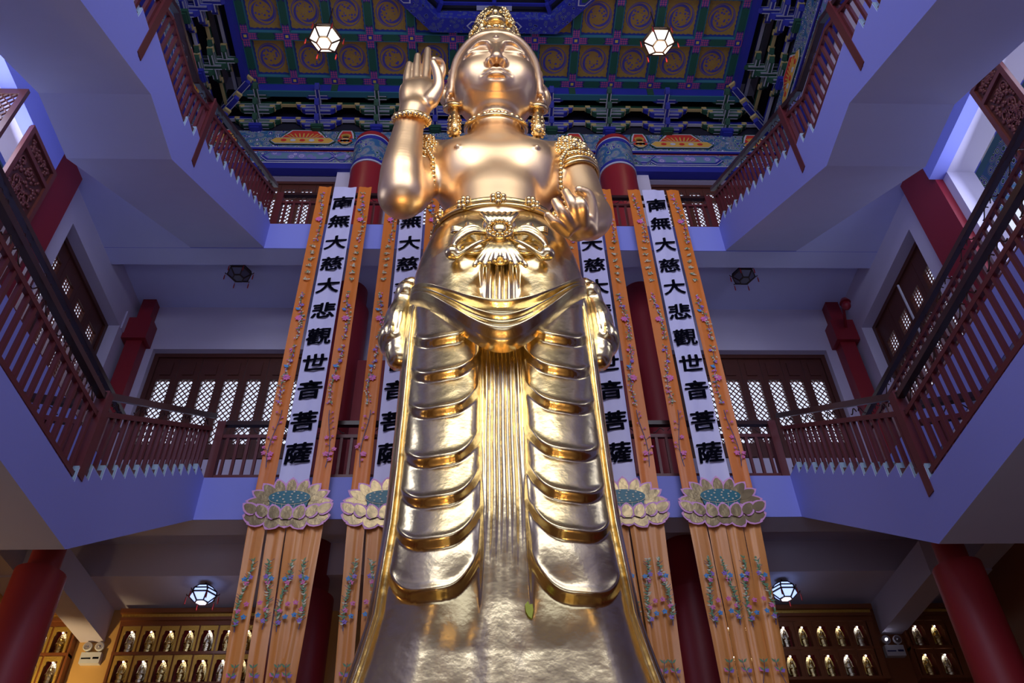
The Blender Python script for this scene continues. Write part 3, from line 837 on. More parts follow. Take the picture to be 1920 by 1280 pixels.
M['coffer_beam'] = coffer_beam_mat()
M['scroll_paint'] = scroll_mat('scroll_paint', 7.0, [(0, (0.6, 0.35, 0.05)), (0.10, BLUE), (0.24, (0.55, 0.6, 0.5)), (0.29, GREEN), (0.40, (0.5, 0.55, 0.6)), (0.45, BLUE), (0.56, (0.25, 0.35, 0.2)), (0.62, (0.02, 0.10, 0.25))])
M['blue_scroll'] = scroll_mat('blue_scroll', 10.0, [(0, (0.2, 0.16, 0.06)), (0.08, BLUE), (0.22, (0.16, 0.22, 0.42)), (0.26, DBLUE), (0.38, (0.16, 0.22, 0.42)), (0.42, BLUE)])
M['cloud_paint'] = scroll_mat('cloud_paint', 2.2, [(0, (0.85, 0.75, 0.4)), (0.12, (0.1, 0.12, 0.7)), (0.28, (0.9, 0.85, 0.6)), (0.42, (0.12, 0.15, 0.75)), (0.5, (0.85, 0.8, 0.65)), (0.66, (0.15, 0.2, 0.8))])
M['lilac_scale'] = scroll_mat('lilac_scale', 5.0, [(0, (0.25, 0.22, 0.5)), (0.25, (0.5, 0.48, 0.65)), (0.30, (0.16, 0.16, 0.45)), (0.5, (0.1, 0.2, 0.3))])
for n, c in (('blue', BLUE), ('dark_blue', DBLUE), ('green', (0.008, 0.055, 0.03)), ('teal', TEAL), ('ochre_paint', (0.55, 0.33, 0.06)), ('pale_line', PALE), ('gold_line', (0.42, 0.33, 0.13)), ('red_paint', RED), ('dark_board', (0.006, 0.006, 0.02))):
    M[n] = mat(n, c, 0.6)
M['fascia'] = mat('fascia', (0.25, 0.28, 0.76), 0.75, bump=0.02, bscale=30)
M['plaster'] = mat('plaster', (0.58, 0.54, 0.68), 0.85, bump=0.03, bscale=12, vary=0.05)
M['soffit'] = mat('soffit', (0.60, 0.64, 0.92), 0.85, vary=0.06)
M['marble'] = mat('marble', (0.36, 0.50, 0.62), 0.35, vary=0.3, vscale=9)
M['column_red'] = mat('column_red', (0.26, 0.012, 0.02), 0.45)
M['wood'] = mat('wood', (0.105, 0.028, 0.016), 0.45, vary=0.35, vscale=6)
M['wood_red'] = mat('wood_red', (0.19, 0.045, 0.028), 0.45, vary=0.3, vscale=8)
M['rail_red'] = mat('rail_red', (0.105, 0.013, 0.017), 0.42)
M['rail_dark'] = mat('rail_dark', (0.03, 0.009, 0.009), 0.28)
M['floor'] = mat('floor', (0.26, 0.125, 0.055), 0.25, vary=0.3, vscale=2)
M['silk_orange'] = mat('silk_orange', (0.74, 0.20, 0.022), 0.42, vary=0.12, vscale=5)
M['silk_amber'] = mat('silk_amber', (0.80, 0.33, 0.085), 0.40, vary=0.15, vscale=4)
M['silk_white'] = mat('silk_white', (0.62, 0.60, 0.84), 0.5)
M['ink'] = mat('ink', (0.004, 0.004, 0.008), 1.0, spec=0.0)
M['niche_red'] = mat('niche_red', (0.22, 0.012, 0.012), 0.5)
M['niche_gold'] = mat('niche_gold', (0.75, 0.48, 0.10), 0.4, 0.7, bump=0.4, bscale=60)
M['statuette_gold'] = mat('statuette_gold', (0.95, 0.78, 0.35), 0.25, 1.0, bump=0.25, bscale=70)
M['statuette_pale'] = mat('statuette_pale', (0.92, 0.85, 0.62), 0.25, 1.0, bump=0.25, bscale=70)
M['cabinet_wood'] = mat('cabinet_wood', (0.24, 0.075, 0.025), 0.4, vary=0.25, vscale=5)
M['warm_reflector_wood'] = mat('warm_reflector_wood', (0.46, 0.22, 0.05), 0.5, vary=0.4, vscale=1.5)
M['wall_gold'] = mat('wall_gold', (0.62, 0.36, 0.12), 0.30, vary=0.15, vscale=4)
M['led'] = mat('led', (1, 1, 1), 0.5, emit=(0.85, 0.85, 1.0), estr=14.0)
M['lamp_white'] = mat('lamp_white', (1, 1, 1), 0.5, emit=(1.0, 0.86, 0.66), estr=2.6)
M['lamp_blue'] = mat('lamp_blue', (1, 1, 1), 0.5, emit=(0.38, 0.52, 1.0), estr=1.5)
M['lamp_off'] = mat('lamp_off', (0.10, 0.10, 0.16), 0.3)
M['tassel'] = mat('tassel', (0.42, 0.02, 0.02), 0.6)
M['lantern_dark'] = mat('lantern_dark', (0.025, 0.008, 0.006), 0.4)
M['steel'] = mat('steel', (0.5, 0.5, 0.55), 0.25, 1.0)
M['plastic'] = mat('plastic', (0.55, 0.56, 0.62), 0.4)
M['pink_trim'] = mat('pink_trim', (0.75, 0.36, 0.66), 0.5)
M['petal_gold'] = mat('petal_gold', (0.36, 0.27, 0.13), 0.30, 0.5, bump=0.3, bscale=5, vary=0.4, vscale=9)
M['teal_silk'] = mat('teal_silk', (0.005, 0.15, 0.20), 0.45)
M['dot_white'] = mat('dot_white', (0.62, 0.60, 0.45), 0.5)
for n, c in (('t_green', (0.12, 0.28, 0.13)), ('t_pink', (0.72, 0.16, 0.42)), ('t_blue', (0.05, 0.28, 0.65)), ('t_violet', (0.28, 0.15, 0.60)), ('t_pale', (0.62, 0.60, 0.42)), ('t_stem', (0.05, 0.05, 0.16))):
    M[n] = mat(n, c, 0.5)
THREAD = [M[n] for n in ('t_green', 't_pink', 't_blue', 't_violet', 't_pale', 't_stem')]

# ------------------------------------------------------------------ the hall: levels and lines
XV, XS, XW = 4.27, 5.60, 7.15          # void edge, outer edge of the stair strip, wall face
YB = 10.5                              # front of the back galleries
L2, L3, SL = 8.40, 14.05, 0.69         # gallery floors, slab edge depth
ZC = 20.70                             # coffered ceiling

# floor, walls
struct(MB().box(-9, 9, -3.2, 13.6, -0.3, 0), 'floor', M['floor'])
def holed_wall(x0, x1, u0, u1, z0, z1, holes, axis):
    """a wall slab with rectangular openings; axis 'y': runs along Y between x0..x1, 'x': runs along X between x0..x1 in Y"""
    mb = MB()
    us = sorted({u0, u1, *[h[0] for h in holes], *[h[1] for h in holes]})
    for a, b in zip(us[:-1], us[1:]):
        m = (a + b) / 2
        cuts = sorted([(h[2], h[3]) for h in holes if h[0] <= m <= h[1]])
        z = z0
        for c0, c1 in cuts + [(z1, z1)]:
            if c0 > z + 1e-6:
                if axis == 'y': mb.box(x0, x1, a, b, z, c0)
                else: mb.box(a, b, x0, x1, z, c0)
            z = max(z, c1)
    return mb
SIDEW = [(9.45, 11.95, 10.05, 12.77), (5.2, 8.05, 10.3, 12.52)]
struct(holed_wall(-XW - 0.45, -XW, -3.2, 12.9, 7.6, 22.5, SIDEW, 'y'), 'wall_left', M['plaster'])
struct(holed_wall(XW, XW + 0.45, -3.2, 12.9, 7.6, 22.5, SIDEW, 'y'), 'wall_right', M['plaster'])
struct(MB().box(-8.05, -7.6, -3.2, 13.4, 0, 7.6), 'wall_lower_left', M['wall_gold'])
struct(MB().box(7.6, 8.05, -3.2, 13.4, 0, 7.6), 'wall_lower_right', M['cabinet_wood'])
BACKW = [(-6.62, -3.45, 10.05, 12.62), (3.45, 6.56, 10.05, 12.62), (-6.75, -3.72, 15.0, 18.1), (3.72, 6.75, 15.0, 18.1), (-2.35, 2.35, 15.0, 18.1)]
struct(holed_wall(12.45, 12.85, -7.6, 7.6, 7.95, 22.5, BACKW, 'x'), 'wall_back', M['plaster'])
struct(MB().box(-8.05, 8.05, 13.1, 13.5, 0, 8.2), 'wall_lower_back', M['wall_gold'])
struct(holed_wall(-3.4, -3.0, -8.05, 8.05, 0, 22.5, [(-3.5, 3.5, 0, 4.9), (-6.25, 6.25, 11.0, 13.2), (-6.25, 6.25, 14.6, 19.6)], 'x'), 'wall_front', M['plaster'])
struct(MB().box(-7.1, 7.1, -3.0, -2.95, 5.0, 7.7).box(-7.1, 7.1, -3.0, -2.95, 8.4, 10.9), 'trim_7', M['warm_reflector_wood'])  # unseen panels added so the lower skirt mirrors warm gold

# back galleries and side galleries
def gallery(z, name):
    mb = MB()
    mb.box(-XW, XW, YB, YB + 0.012, z - SL, z, 0)                      # painted face of the edge beam
    mb.box(-XW, XW, YB + 0.012, YB + 0.42, z - SL, z, 1)
    mb.box(-XW, XW, YB + 0.42, 12.45, z - 0.30, z, 1)                 # slab behind it
    for s in (-1, 1):
        a, b = sorted((s * XS, s * XW)); mb.box(a, b, -1.4, YB, z - SL, z, 1)
        c, d = sorted((s * (XS - 0.012), s * XS)); mb.box(c, d, -1.4, YB, z - SL, z + 0.01, 0)
    mb.box(-XW, XW, -3.0, -1.4, z - SL, z, 0)                          # front gallery over the entrance
    return struct(mb, name, [M['fascia'], M['soffit']])
gallery(L2, 'floor_middle_gallery')
gallery(L3, 'floor_upper_gallery')
# ground-floor ceiling behind the gallery beam
mb = MB()
mb.box(-7.6, 7.6, 11.87, 13.1, 7.57, 8.1)
for s in (-1, 1):
    a, b = sorted((s * 6.08, s * 6.45)); mb.box(a, b, 10.95, 13.1, 7.05, 7.57)
    a, b = sorted((s * 5.6, s * 7.6)); mb.box(a, b, 8.0, 8.5, 7.1, 7.71)
struct(mb, 'ceiling_lower', M['plaster'])
# side wall beams above the windows
for s, nm in ((-1, 'left'), (1, 'right')):
    a, b = sorted((s * 6.92, s * XW)); struct(MB().box(a, b, 2.6, 8.2, 12.52, 13.36), 'trim_' + nm, M['fascia'])

# stairs: flights between the void and the side galleries
def steps(ya, za, yb, zb, n):
    out = []
    for k in range(n):
        y = ya + (yb - ya) * k / n
        out += [(y, za + (zb - za) * k / n), (y, za + (zb - za) * (k + 1) / n)]
    return out + [(yb, zb)]
def flight(s, label, top, bot):
    """top, bot: (y, z) outlines from front to back; every step is clad in marble"""
    out = top + bot[::-1]
    t = thing('stair_flight', label, 'stairs', (s * (XV + XS) / 2, top[0][0], bot[0][1]))
    mb = MB(); x0, x1 = s * XV, s * XS
    n = len(out)
    vs = [(x0, a, b) for a, b in out] + [(x1, a, b) for a, b in out]
    mb.add(vs, [tuple(range(n)), tuple(range(n, 2 * n))[::-1]], 0)
    for i in range(n):
        j = (i + 1) % n
        mb.add(vs, [(i, j, n + j, n + i)], 1)
    mb.build('flight_body', [M['fascia'], M['soffit']], t)
    a, b = sorted((x0 + s * 0.004, x1))
    for (ya, za), (yb, zb), (yc, zc) in zip(top[:-2], top[1:-1], top[2:]):
        if abs(ya - yb) < 1e-6 and zb > za and zc == zb:
            MB().box(a, b, ya - 0.012, ya, za + 0.013, zb + 0.012).box(a, b, ya, min(yc, ya + 0.4) - 0.013, zb, zb + 0.012).build('marble_step', M['marble'], t)
    return t
for s, sd in ((-1, 'left'), (1, 'right')):
    flight(s, f'white upper stair flight with small landing descending along the {sd} side from the top gallery',
           [(2.62, 9.66)] + steps(2.75, 9.66, 5.50, 11.42, 9) + steps(6.62, 11.42, 10.42, L3, 13) + [(YB, L3)],
           [(2.62, 8.96), (5.70, 10.70), (6.64, 10.70), (YB, 13.37)])
    flight(s, f'white lower stair flight and landing descending along the {sd} side from the middle gallery',
           [(2.62, 6.20)] + steps(7.22, 6.20, 10.42, L2, 13) + [(YB, L2)],
           [(2.62, 5.62), (7.50, 5.62), (YB, 7.71)])

# columns
def column(x, y, r, z0, z1, label, neck=None, collar=None, n=32):
    t = thing('column', label, 'column', (x, y, z0))
    MB().lathe((x, y, z0), [(r * 1.0, 0), (r, z1 - z0)], n).build('shaft', M['column_red'], t)
    if neck: MB().lathe((x, y, z1), [(neck[0], -0.01), (neck[0], neck[1] - z1)], n).build('neck', M['column_red'], t)
    if collar:
        MB().lathe((x, y, collar[0]), [(r + 0.012, 0), (r + 0.012, collar[1] - collar[0])], n).build('painted_collar', M['scroll_paint'], t)
        m2 = MB()
        for z, h, k in ((collar[0] - 0.05, 0.05, 1), (collar[0], 0.10, 0), (collar[1] - 0.12, 0.12, 0), (collar[1], 0.04, 1)):
            m2.lathe((x, y, z), [(r + 0.018, 0), (r + 0.018, h)], n, k)
        m2.build('painted_rings', [M['blue'], M['pale_line']], t)
    return t
for s, sd in ((-1, 'left'), (1, 'right')):
    bw = 'outer left banner and the statue' if s < 0 else 'statue and the outer right banner'
    column(s * 2.88, 12.0, 0.42, L3, 18.75, f'thick red column with a painted floral collar on the top gallery, {sd} of the statue head', collar=(17.62, 18.55))
    column(s * 2.90, 12.0, 0.41, L2, 13.2, f'thick dark red column on the middle gallery behind the {sd} banners', neck=(0.34, 13.75))
    column(s * 2.90, 12.0, 0.43, 0, 7.25, f'thick dark red column on the ground floor behind the {sd} banners', neck=(0.33, 8.1))
    column(s * 4.88, 8.35, 0.255, 0, 5.80, f'dark red column carrying the {sd} stair landing on the ground floor', neck=(0.16, 6.12))
    # square pilasters of the middle level
    px = s * 6.91
    t = thing('pilaster', f'red square pilaster with a stepped head in the {sd} back corner of the middle level', 'pilaster', (px, 12.33, L2))
    MB().box(px - 0.15, px + 0.15, 12.2, 12.445, L2, 12.9).build('shaft', M['column_red'], t)
    MB().box(px - 0.23, px + 0.23, 12.12, 12.445, 12.62, 13.15).build('collar', M['column_red'], t)
    MB().box(px - 0.13, px + 0.13, 12.22, 12.445, 13.15, 13.745).build('neck', M['column_red'], t)
    a, b = sorted((s * 7.02, s * 7.148))
    tag(MB().box(a, b, 8.2, 8.98, L2, 13.36).build('pilaster', M['column_red']), f'wide flat red pilaster on the {sd} wall between the two window openings', 'pilaster')
    MB2 = MB(); a, b = sorted((s * 3.34, s * 3.70)); MB2.box(a, b, 12.3, 12.46, L3, 18.6)
    struct(MB2, 'trim_%d' % (1 if s < 0 else 2), M['plaster'])

# ------------------------------------------------------------------ wooden lattice windows
def lattice(mb, fn, u0, u1, v0, v1, p, w, diag=True):
    """bars of a lattice filling u0..u1 x v0..v1; fn(u, v, t) -> point"""
    def seg(a, b):
        d = Vector((b[0] - a[0], b[1] - a[1])); L = d.length
        if L < 1e-4: return
        d /= L; n = Vector((-d.y, d.x)) * (w / 2)
        q = [(a[0] + n.x, a[1] + n.y), (b[0] + n.x, b[1] + n.y), (b[0] - n.x, b[1] - n.y), (a[0] - n.x, a[1] - n.y)]
        vs = [fn(x, y, t) for t in (0, w) for x, y in q]
        mb.add(vs, [(0, 1, 2, 3), (7, 6, 5, 4), (0, 4, 5, 1), (2, 6, 7, 3)])
    W_, H_ = u1 - u0, v1 - v0
    if diag:
        k = 1.25
        c = -H_ / k
        while c < W_ + H_ / k:
            for sg in (1, -1):
                ua, ub = c, c + sg * H_ / k
                t0, t1 = 0.0, 1.0
                du = ub - ua
                if abs(du) > 1e-9:
                    ta, tb = (0 - ua) / du, (W_ - ua) / du
                    t0, t1 = max(t0, min(ta, tb)), min(t1, max(ta, tb))
                if t1 > t0: seg((u0 + ua + du * t0, v0 + H_ * t0), (u0 + ua + du * t1, v0 + H_ * t1))
            c += p
    else:
        u = u0 + p
        while u < u1 - 1e-4: seg((u, v0), (u, v1)); u += p
        v = v0 + p
        while v < v1 - 1e-4: seg((u0, v), (u1, v)); v += p

def lattice_window(label, fn, u0, u1, z0, z1, nleaf, bands, group=None, pitch=0.105, diag=True, lw=0.62, loc=(0, 0, 0)):
    """fn(u, z, t): t = depth toward the room. bands: (za, zb, kind) in each leaf"""
    t = thing('lattice_window', label, 'window', loc, group)
    def bx(mb, a, b, c, d, t0, t1):
        vs = [fn(u, z, q) for q in (t0, t1) for z in (c, d) for u in (a, b)]
        mb.add(vs, [(0, 2, 3, 1), (4, 5, 7, 6), (0, 1, 5, 4), (2, 6, 7, 3), (0, 4, 6, 2), (1, 3, 7, 5)])
    f = MB(); g = 0.09
    bx(f, u0, u0 + g, z0, z1, -0.1, 0.04); bx(f, u1 - g, u1, z0, z1, -0.1, 0.04)
    bx(f, u0 + g, u1 - g, z1 - g, z1, -0.1, 0.04); bx(f, u0 + g, u1 - g, z0, z0 + g, -0.1, 0.04)
    f.build('frame', M['wood'], t)
    w = (u1 - u0 - 2 * g) / nleaf
    for i in range(nleaf):
        a, b = u0 + g + i * w, u0 + g + (i + 1) * w
        m = (a + b) / 2; hw = w * lw / 2
        lf = MB()
        bx(lf, a + 0.004, m - hw, z0 + g, z1 - g, -0.07, 0.0); bx(lf, m + hw, b - 0.004, z0 + g, z1 - g, -0.07, 0.0)
        prev = z0 + g
        lat = MB()
        for za, zb, kd in bands:
            if kd == 'lattice':
                bx(lf, m - hw, m + hw, prev, za, -0.07, 0.0)
                lattice(lat, lambda u, v, q: fn(u, v, q - 0.05), m - hw, m + hw, za, zb, pitch, 0.017, diag)
                prev = zb
            else:
                bx(lf, m - hw + 0.03, m + hw - 0.03, za, zb, 0.0, 0.018)
        bx(lf, m - hw, m + hw, prev, z1 - g, -0.07, 0.0)
        leaf = lf.build('leaf', M['wood'], t)
        if lat.v: lat.build('lattice', M['wood_red'], leaf)
    return t
back = lambda y: (lambda u, z, q: (u, y - q, z))
B2 = [(10.50, 12.0, 'lattice'), (12.10, 12.42, 'panel'), (10.18, 10.42, 'panel')]
lattice_window('dark wood lattice window on the middle gallery, back wall, behind the left banners', back(12.62), -6.62, -3.45, 10.05, 12.62, 7, B2, loc=(-5.0, 12.6, 10.05))
lattice_window('dark wood lattice window on the middle gallery, back wall, right of the right banners', back(12.62), 3.45, 6.56, 10.05, 12.62, 7, B2, loc=(5.0, 12.6, 10.05))
B3 = [(15.3, 17.52, 'lattice'), (17.66, 17.84, 'lattice')]
lattice_window('dark wood lattice window on the top gallery left of the red columns', back(12.62), -6.75, -3.72, 15.0, 18.1, 7, B3, loc=(-5.2, 12.6, 15.0))
lattice_window('dark wood lattice window on the top gallery right of the red columns', back(12.62), 3.72, 6.75, 15.0, 18.1, 7, B3, loc=(5.2, 12.6, 15.0))
lattice_window('dark wood lattice window on the top gallery between the two red columns behind the statue', back(12.62), -2.35, 2.35, 15.0, 18.1, 10, B3, loc=(0, 12.6, 15.0))
BS = [(10.3, 11.55, 'lattice'), (11.83, 12.20, 'lattice')]
BL = [(10.3, 11.72, 'lattice'), (11.98, 12.36, 'lattice')]
lattice_window('dark wood lattice window in the left wall beside the red corner pilaster', lambda u, z, q: (-XW - 0.25 + q, u, z), 9.45, 11.95, 10.05, 12.77, 4, BL, pitch=0.075, diag=False, lw=0.60, loc=(-7.4, 10.7, 10.05))
lattice_window('dark wood lattice window in the right wall beside the red corner pilaster', lambda u, z, q: (XW + 0.25 - q, u, z), 9.45, 11.95, 10.05, 12.77, 4, BS, pitch=0.075, diag=False, lw=0.60, loc=(7.4, 10.7, 10.05))
tag(MB().bar((7.1, 10.29, 8.4), (7.1, 10.31, 12.26), 0.028).build('white_rod', M['plastic']), 'thin white rod standing upright before the right wall lattice window', 'rod')

# carved shutters standing open at the side openings
def shutter(s, sd):
    t = thing('carved_shutter', f'open carved wooden shutter at the {sd} wall opening', 'shutter', (s * 6.9, 7.3, 10.4))
    ya, yb = (7.35, 8.25) if s < 0 else (5.95, 6.62)
    x = s * 6.95; a = 0.05
    def bx(mb, y0, y1, z0, z1, t0, t1):
        p, q = sorted((x - s * t1, x - s * t0)); mb.box(p, q, y0, y1, z0, z1)
    f = MB()
    for y0, y1, z0, z1 in ((ya, ya + 0.08, 10.4, 12.5), (yb - 0.08, yb, 10.4, 12.5), (ya + 0.08, yb - 0.08, 12.42, 12.5), (ya + 0.08, yb - 0.08, 12.06, 12.14), (ya + 0.08, yb - 0.08, 10.4, 10.5), (ya + 0.08, yb - 0.08, 11.0, 11.08)):
        bx(f, y0, y1, z0, z1, 0, 0.06)
    f.build('frame', M['wood_red'], t)
    p = MB(); bx(p, ya + 0.01, yb - 0.01, 10.41, 12.49, -0.02, 0.015); p.build('panel', M['wood'], t)
    rnd = random.Random(3)
    for i, c in enumerate([MB()] * 100 + [CU := MB()] * 50):
        if i == 0: CL = c
        z = rnd.uniform(11.14, 12.0) if i < 100 else rnd.uniform(12.2, 12.38)
        y = rnd.uniform(ya + 0.13, yb - 0.13)
        c.ball((x - s * 0.02, y, z), (0.03, rnd.uniform(0.02, 0.045), rnd.uniform(0.02, 0.04)), 6)
    c = CL
    for i in range(14):
        y, z = rnd.uniform(ya + 0.18, yb - 0.18), rnd.uniform(11.2, 11.9)
        c.tube([(x - s * 0.03, y + 0.07 * math.cos(q), z + 0.09 * math.sin(q)) for q in np.linspace(0, 4.5, 9)], 0.014, 5)
    CL.build('carving', M['wood_red'], t); CU.build('carving', M['wood_red'], t)
shutter(-1, 'left'); shutter(1, 'right')
# painted eaves of the neighbouring roof outside the side openings
for s, sd in ((-1, 'left'), (1, 'right')):
    t = thing('painted_eaves', f'brightly lit painted eaves outside the {sd} wall opening', 'eaves', (s * 8.2, 7.5, 12.4))
    a, b = sorted((s * 8.2, s * 8.4))
    MB().box(a, b, 5.0, 10.5, 12.4, 13.15).build('painted_beam', M['scroll_paint'], t)
    MB().box(a, b, 5.0, 10.5, 13.15, 13.32).build('green_moulding', M['teal'], t)
    MB().box(a, b, 5.0, 10.5, 13.32, 14.4).build('cloud_panel', M['cloud_paint'], t)
t = thing('casement', 'dark wooden casement standing open at the left wall opening', 'casement', (-6.75, 6.78, 10.4))
MB().box(-7.45, -6.75, 6.75, 6.81, 10.4, 10.52).box(-7.45, -6.75, 6.75, 6.81, 12.38, 12.5).box(-6.84, -6.75, 6.75, 6.81, 10.52, 12.38).box(-7.45, -7.36, 6.75, 6.81, 10.52, 12.38).build('frame', M['wood'], t)
m = MB(); lattice(m, lambda u, v, q: (u, 6.77 + q, v), -7.36, -6.84, 10.52, 12.38, 0.12, 0.02)
m.build('lattice', M['wood'], t)

# ------------------------------------------------------------------ railings
def railing(label, name, path, post_at=(), h=0.98, pitch=0.155, group=None, newel=1, foot=0.0):
    """path: list of (x, y, z) along the foot line; straight pieces"""
    P = [Vector(p) for p in path]
    t = thing(name, label, 'railing', tuple(P[0]), group)
    up = Vector((0, 0, 1))
    hb, sb, lb = MB(), MB(), MB()
    def run(mb, dz, w, hh):
        for a, b in zip(P[:-1], P[1:]): mb.bar(a + up * dz, b + up * dz, w, hh)
    run(hb, h, 0.08, 0.075); hb.build('handrail', M['rail_dark'], t)
    run(sb, h - 0.24, 0.05, 0.06); sb.build('middle_rail', M['rail_red'], t)
    run(lb, 0.06 + foot, 0.05, 0.06); lb.build('bottom_rail', M['rail_red'], t)
    for a, b in zip(P[:-1], P[1:]):
        d = b - a; L = Vector((d.x, d.y, 0)).length; n = max(1, int(round(L / pitch)))
        for i in range(n):
            q = a + d * ((i + 0.5) / n)
            MB().box(q.x - 0.021, q.x + 0.021, q.y - 0.021, q.y + 0.021, q.z + 0.0, q.z + h - 0.24).build('baluster', M['rail_red'], t)
        dn = d.normalized(); k = max(1, int(L / 0.62))
        for i in range(k):
            c = a + d * ((i + 0.5) / k) + up * (h - 0.13); sc = MB()
            for sg in (-1, 1):
                sc.tube([c + dn * (sg * (0.03 + 0.17 * u)) + up * (0.055 * math.sin(u * 5.2) * (1 - 0.3 * u)) for u in np.linspace(0, 1, 9)], 0.008, 5)
            sc.build('scroll', M['rail_dark'], t)
    for p in post_at:
        p = Vector(p); pm = MB()
        pm.box(p.x - 0.06, p.x + 0.06, p.y - 0.06, p.y + 0.06, p.z - (0.55 if newel == 1 else 0.22 if newel else 0), p.z + h + 0.02)
        if newel: pm.lathe((p.x, p.y, p.z - (0.72 if newel == 1 else 0.38)), [(0.0, 0), (0.035, 0.05), (0.02, 0.09), (0.055, 0.17)], 10)
        pm.build('post', M['rail_red'], t)
    return t
e = 0.045
railing('straight dark red railing of the middle gallery behind the banners', 'gallery_railing', [(-XV + 0.1, YB + 0.09, L2), (XV - 0.1, YB + 0.09, L2)], [(-XV + 0.04, YB + 0.09, L2), (XV - 0.04, YB + 0.09, L2)], h=1.02, newel=0)
railing('straight dark red railing of the top gallery that the banners hang from', 'gallery_railing', [(-XV + 0.1, YB + 0.09, L3), (XV - 0.1, YB + 0.09, L3)], [(-XV + 0.04, YB + 0.09, L3), (XV - 0.04, YB + 0.09, L3)], h=0.98, newel=0)
for s, sd in ((-1, 'left'), (1, 'right')):
    x = s * (XV - 0.03 + 0.08)
    st = lambda y, ya, za, yb, zb: za + (zb - za) * (y - ya) / (yb - ya)
    railing(f'dark red stair railing of the {sd} upper flight below the painted ceiling', 'stair_railing',
            [(x, 2.9, 9.75), (x, 5.50, 11.42), (x, 6.55, 11.45), (x, 10.42, L3 + 0.08)], [(x, 5.2, 11.25), (x, 7.15, 11.86)], h=0.98)
    railing(f'dark red stair railing of the {sd} lower flight and its landing', 'stair_railing',
            [(x, 3.4, 6.20), (x, 7.20, 6.22), (x, 10.42, L2)], [(x, 7.28, 6.28)], h=1.05, newel=(2 if s > 0 else 0))
    railing(f'dark red railing on the outer edge of the {sd} middle side gallery', 'gallery_railing',
            [(s * (XS + 0.06), 3.2, L2), (s * (XS + 0.06), YB - 0.1, L2)], [], h=1.0)
    railing(f'short dark red railing across the back of the {sd} lower landing', 'landing_railing',
            [(s * 4.55, 7.42, 6.25), (s * 5.5, 7.42, 6.42)], [], h=1.05)
# ------------------------------------------------------------------ coffered ceiling with an octagonal well
OC, OA = Vector((0.0, 6.5)), 3.40       # octagon centre and apothem
def clip_half(poly, n, d, keep_out):
    out = []
    for i, p in enumerate(poly):
        q = poly[(i + 1) % len(poly)]
        a, b = p.dot(n) - d, q.dot(n) - d
        if not keep_out: a, b = -a, -b
        if a >= 0: out.append(p)
        if (a >= 0) != (b >= 0): out.append(p + (q - p) * (a / (a - b)))
    return out
def outside_octagon(poly, apo):
    res = []
    for k in range(8):
        th = PI / 4 * k - PI / 2
        n = Vector((math.cos(th), math.sin(th)))
        t1 = Vector((-math.sin(th - PI / 8), math.cos(th - PI / 8))); t2 = Vector((math.sin(th + PI / 8), -math.cos(th + PI / 8)))
        q = clip_half(poly, n, OC.dot(n) + apo, True)
        if len(q) > 2: q = clip_half(q, t1, OC.dot(t1), True)
        if len(q) > 2: q = clip_half(q, t2, OC.dot(t2), True)
        if len(q) > 2: res.append(q)
    return res
ROWS = [CY0 - GY * k for k in range(0, 9)]
def build_ceiling():
    mb = MB()
    for i in range(-6, 6):
        for y0 in ROWS[1:]:
            cell = [Vector((GX * i, y0)), Vector((GX * (i + 1), y0)), Vector((GX * (i + 1), y0 + GY)), Vector((GX * i, y0 + GY))]
            for q in outside_octagon(cell, OA):
                vs = [(p.x, p.y, ZC + 0.10) for p in q] + [(p.x, p.y, ZC + 0.16) for p in q]; n = len(q)
                mb.add(vs, [tuple(range(n))[::-1], tuple(range(n, 2 * n))])
    struct(mb, 'ceiling', M['coffer_panel'])
    mb = MB()
    y_lo, y_hi = ROWS[-1] - 0.12, CY0 + 0.12
    def run(a, b, w, z0, z1):
        a, b = Vector(a), Vector(b); d = (b - a).normalized(); n = Vector((-d.y, d.x)) * w
        for q in outside_octagon([a + n, a - n, b - n, b + n], OA):
            k = len(q)
            vs = [(p.x, p.y, z0) for p in q] + [(p.x, p.y, z1) for p in q]
            mb.add(vs, [tuple(range(k))[::-1], tuple(range(k, 2 * k))] + [(i, (i + 1) % k, k + (i + 1) % k, k + i) for i in range(k)])
    for y in ROWS: run((-6 * GX - 0.1, y), (6 * GX + 0.1, y), 0.105, ZC - 0.01, ZC + 0.12)
    for i in range(-6, 7): run((GX * i, y_lo), (GX * i, y_hi), 0.105, ZC, ZC + 0.12)
    struct(mb, 'trim_3', M['coffer_beam'])
    # blue boards round the ceiling edge
    mb = MB()
    mb.box(-6.3, 6.3, CY0 + 0.11, CY0 + 0.24, ZC - 0.30, ZC + 0.15, 0)
    for s in (-1, 1):
        a, b = sorted((s * (6 * GX + 0.11), s * (6 * GX + 0.24))); mb.box(a, b, ROWS[-1] - 0.2, CY0 + 0.24, ZC - 0.30, ZC + 0.15, 0)
    for i in range(-6, 7, 2): mb.box(GX * i - 0.08, GX * i + 0.08, CY0 + 0.09, CY0 + 0.11, ZC - 0.30, ZC, 1)
    mb.box(-6.3, 6.3, CY0 + 0.10, CY0 + 0.25, ZC - 0.34, ZC - 0.30, 2)
    struct(mb, 'trim_4', [M['blue'], M['green'], M['teal']])
    # roof above everything
    struct(MB().box(-8.05, 8.05, -3.4, 13.5, 22.6, 22.8), 'roof', M['dark_board'])
build_ceiling()

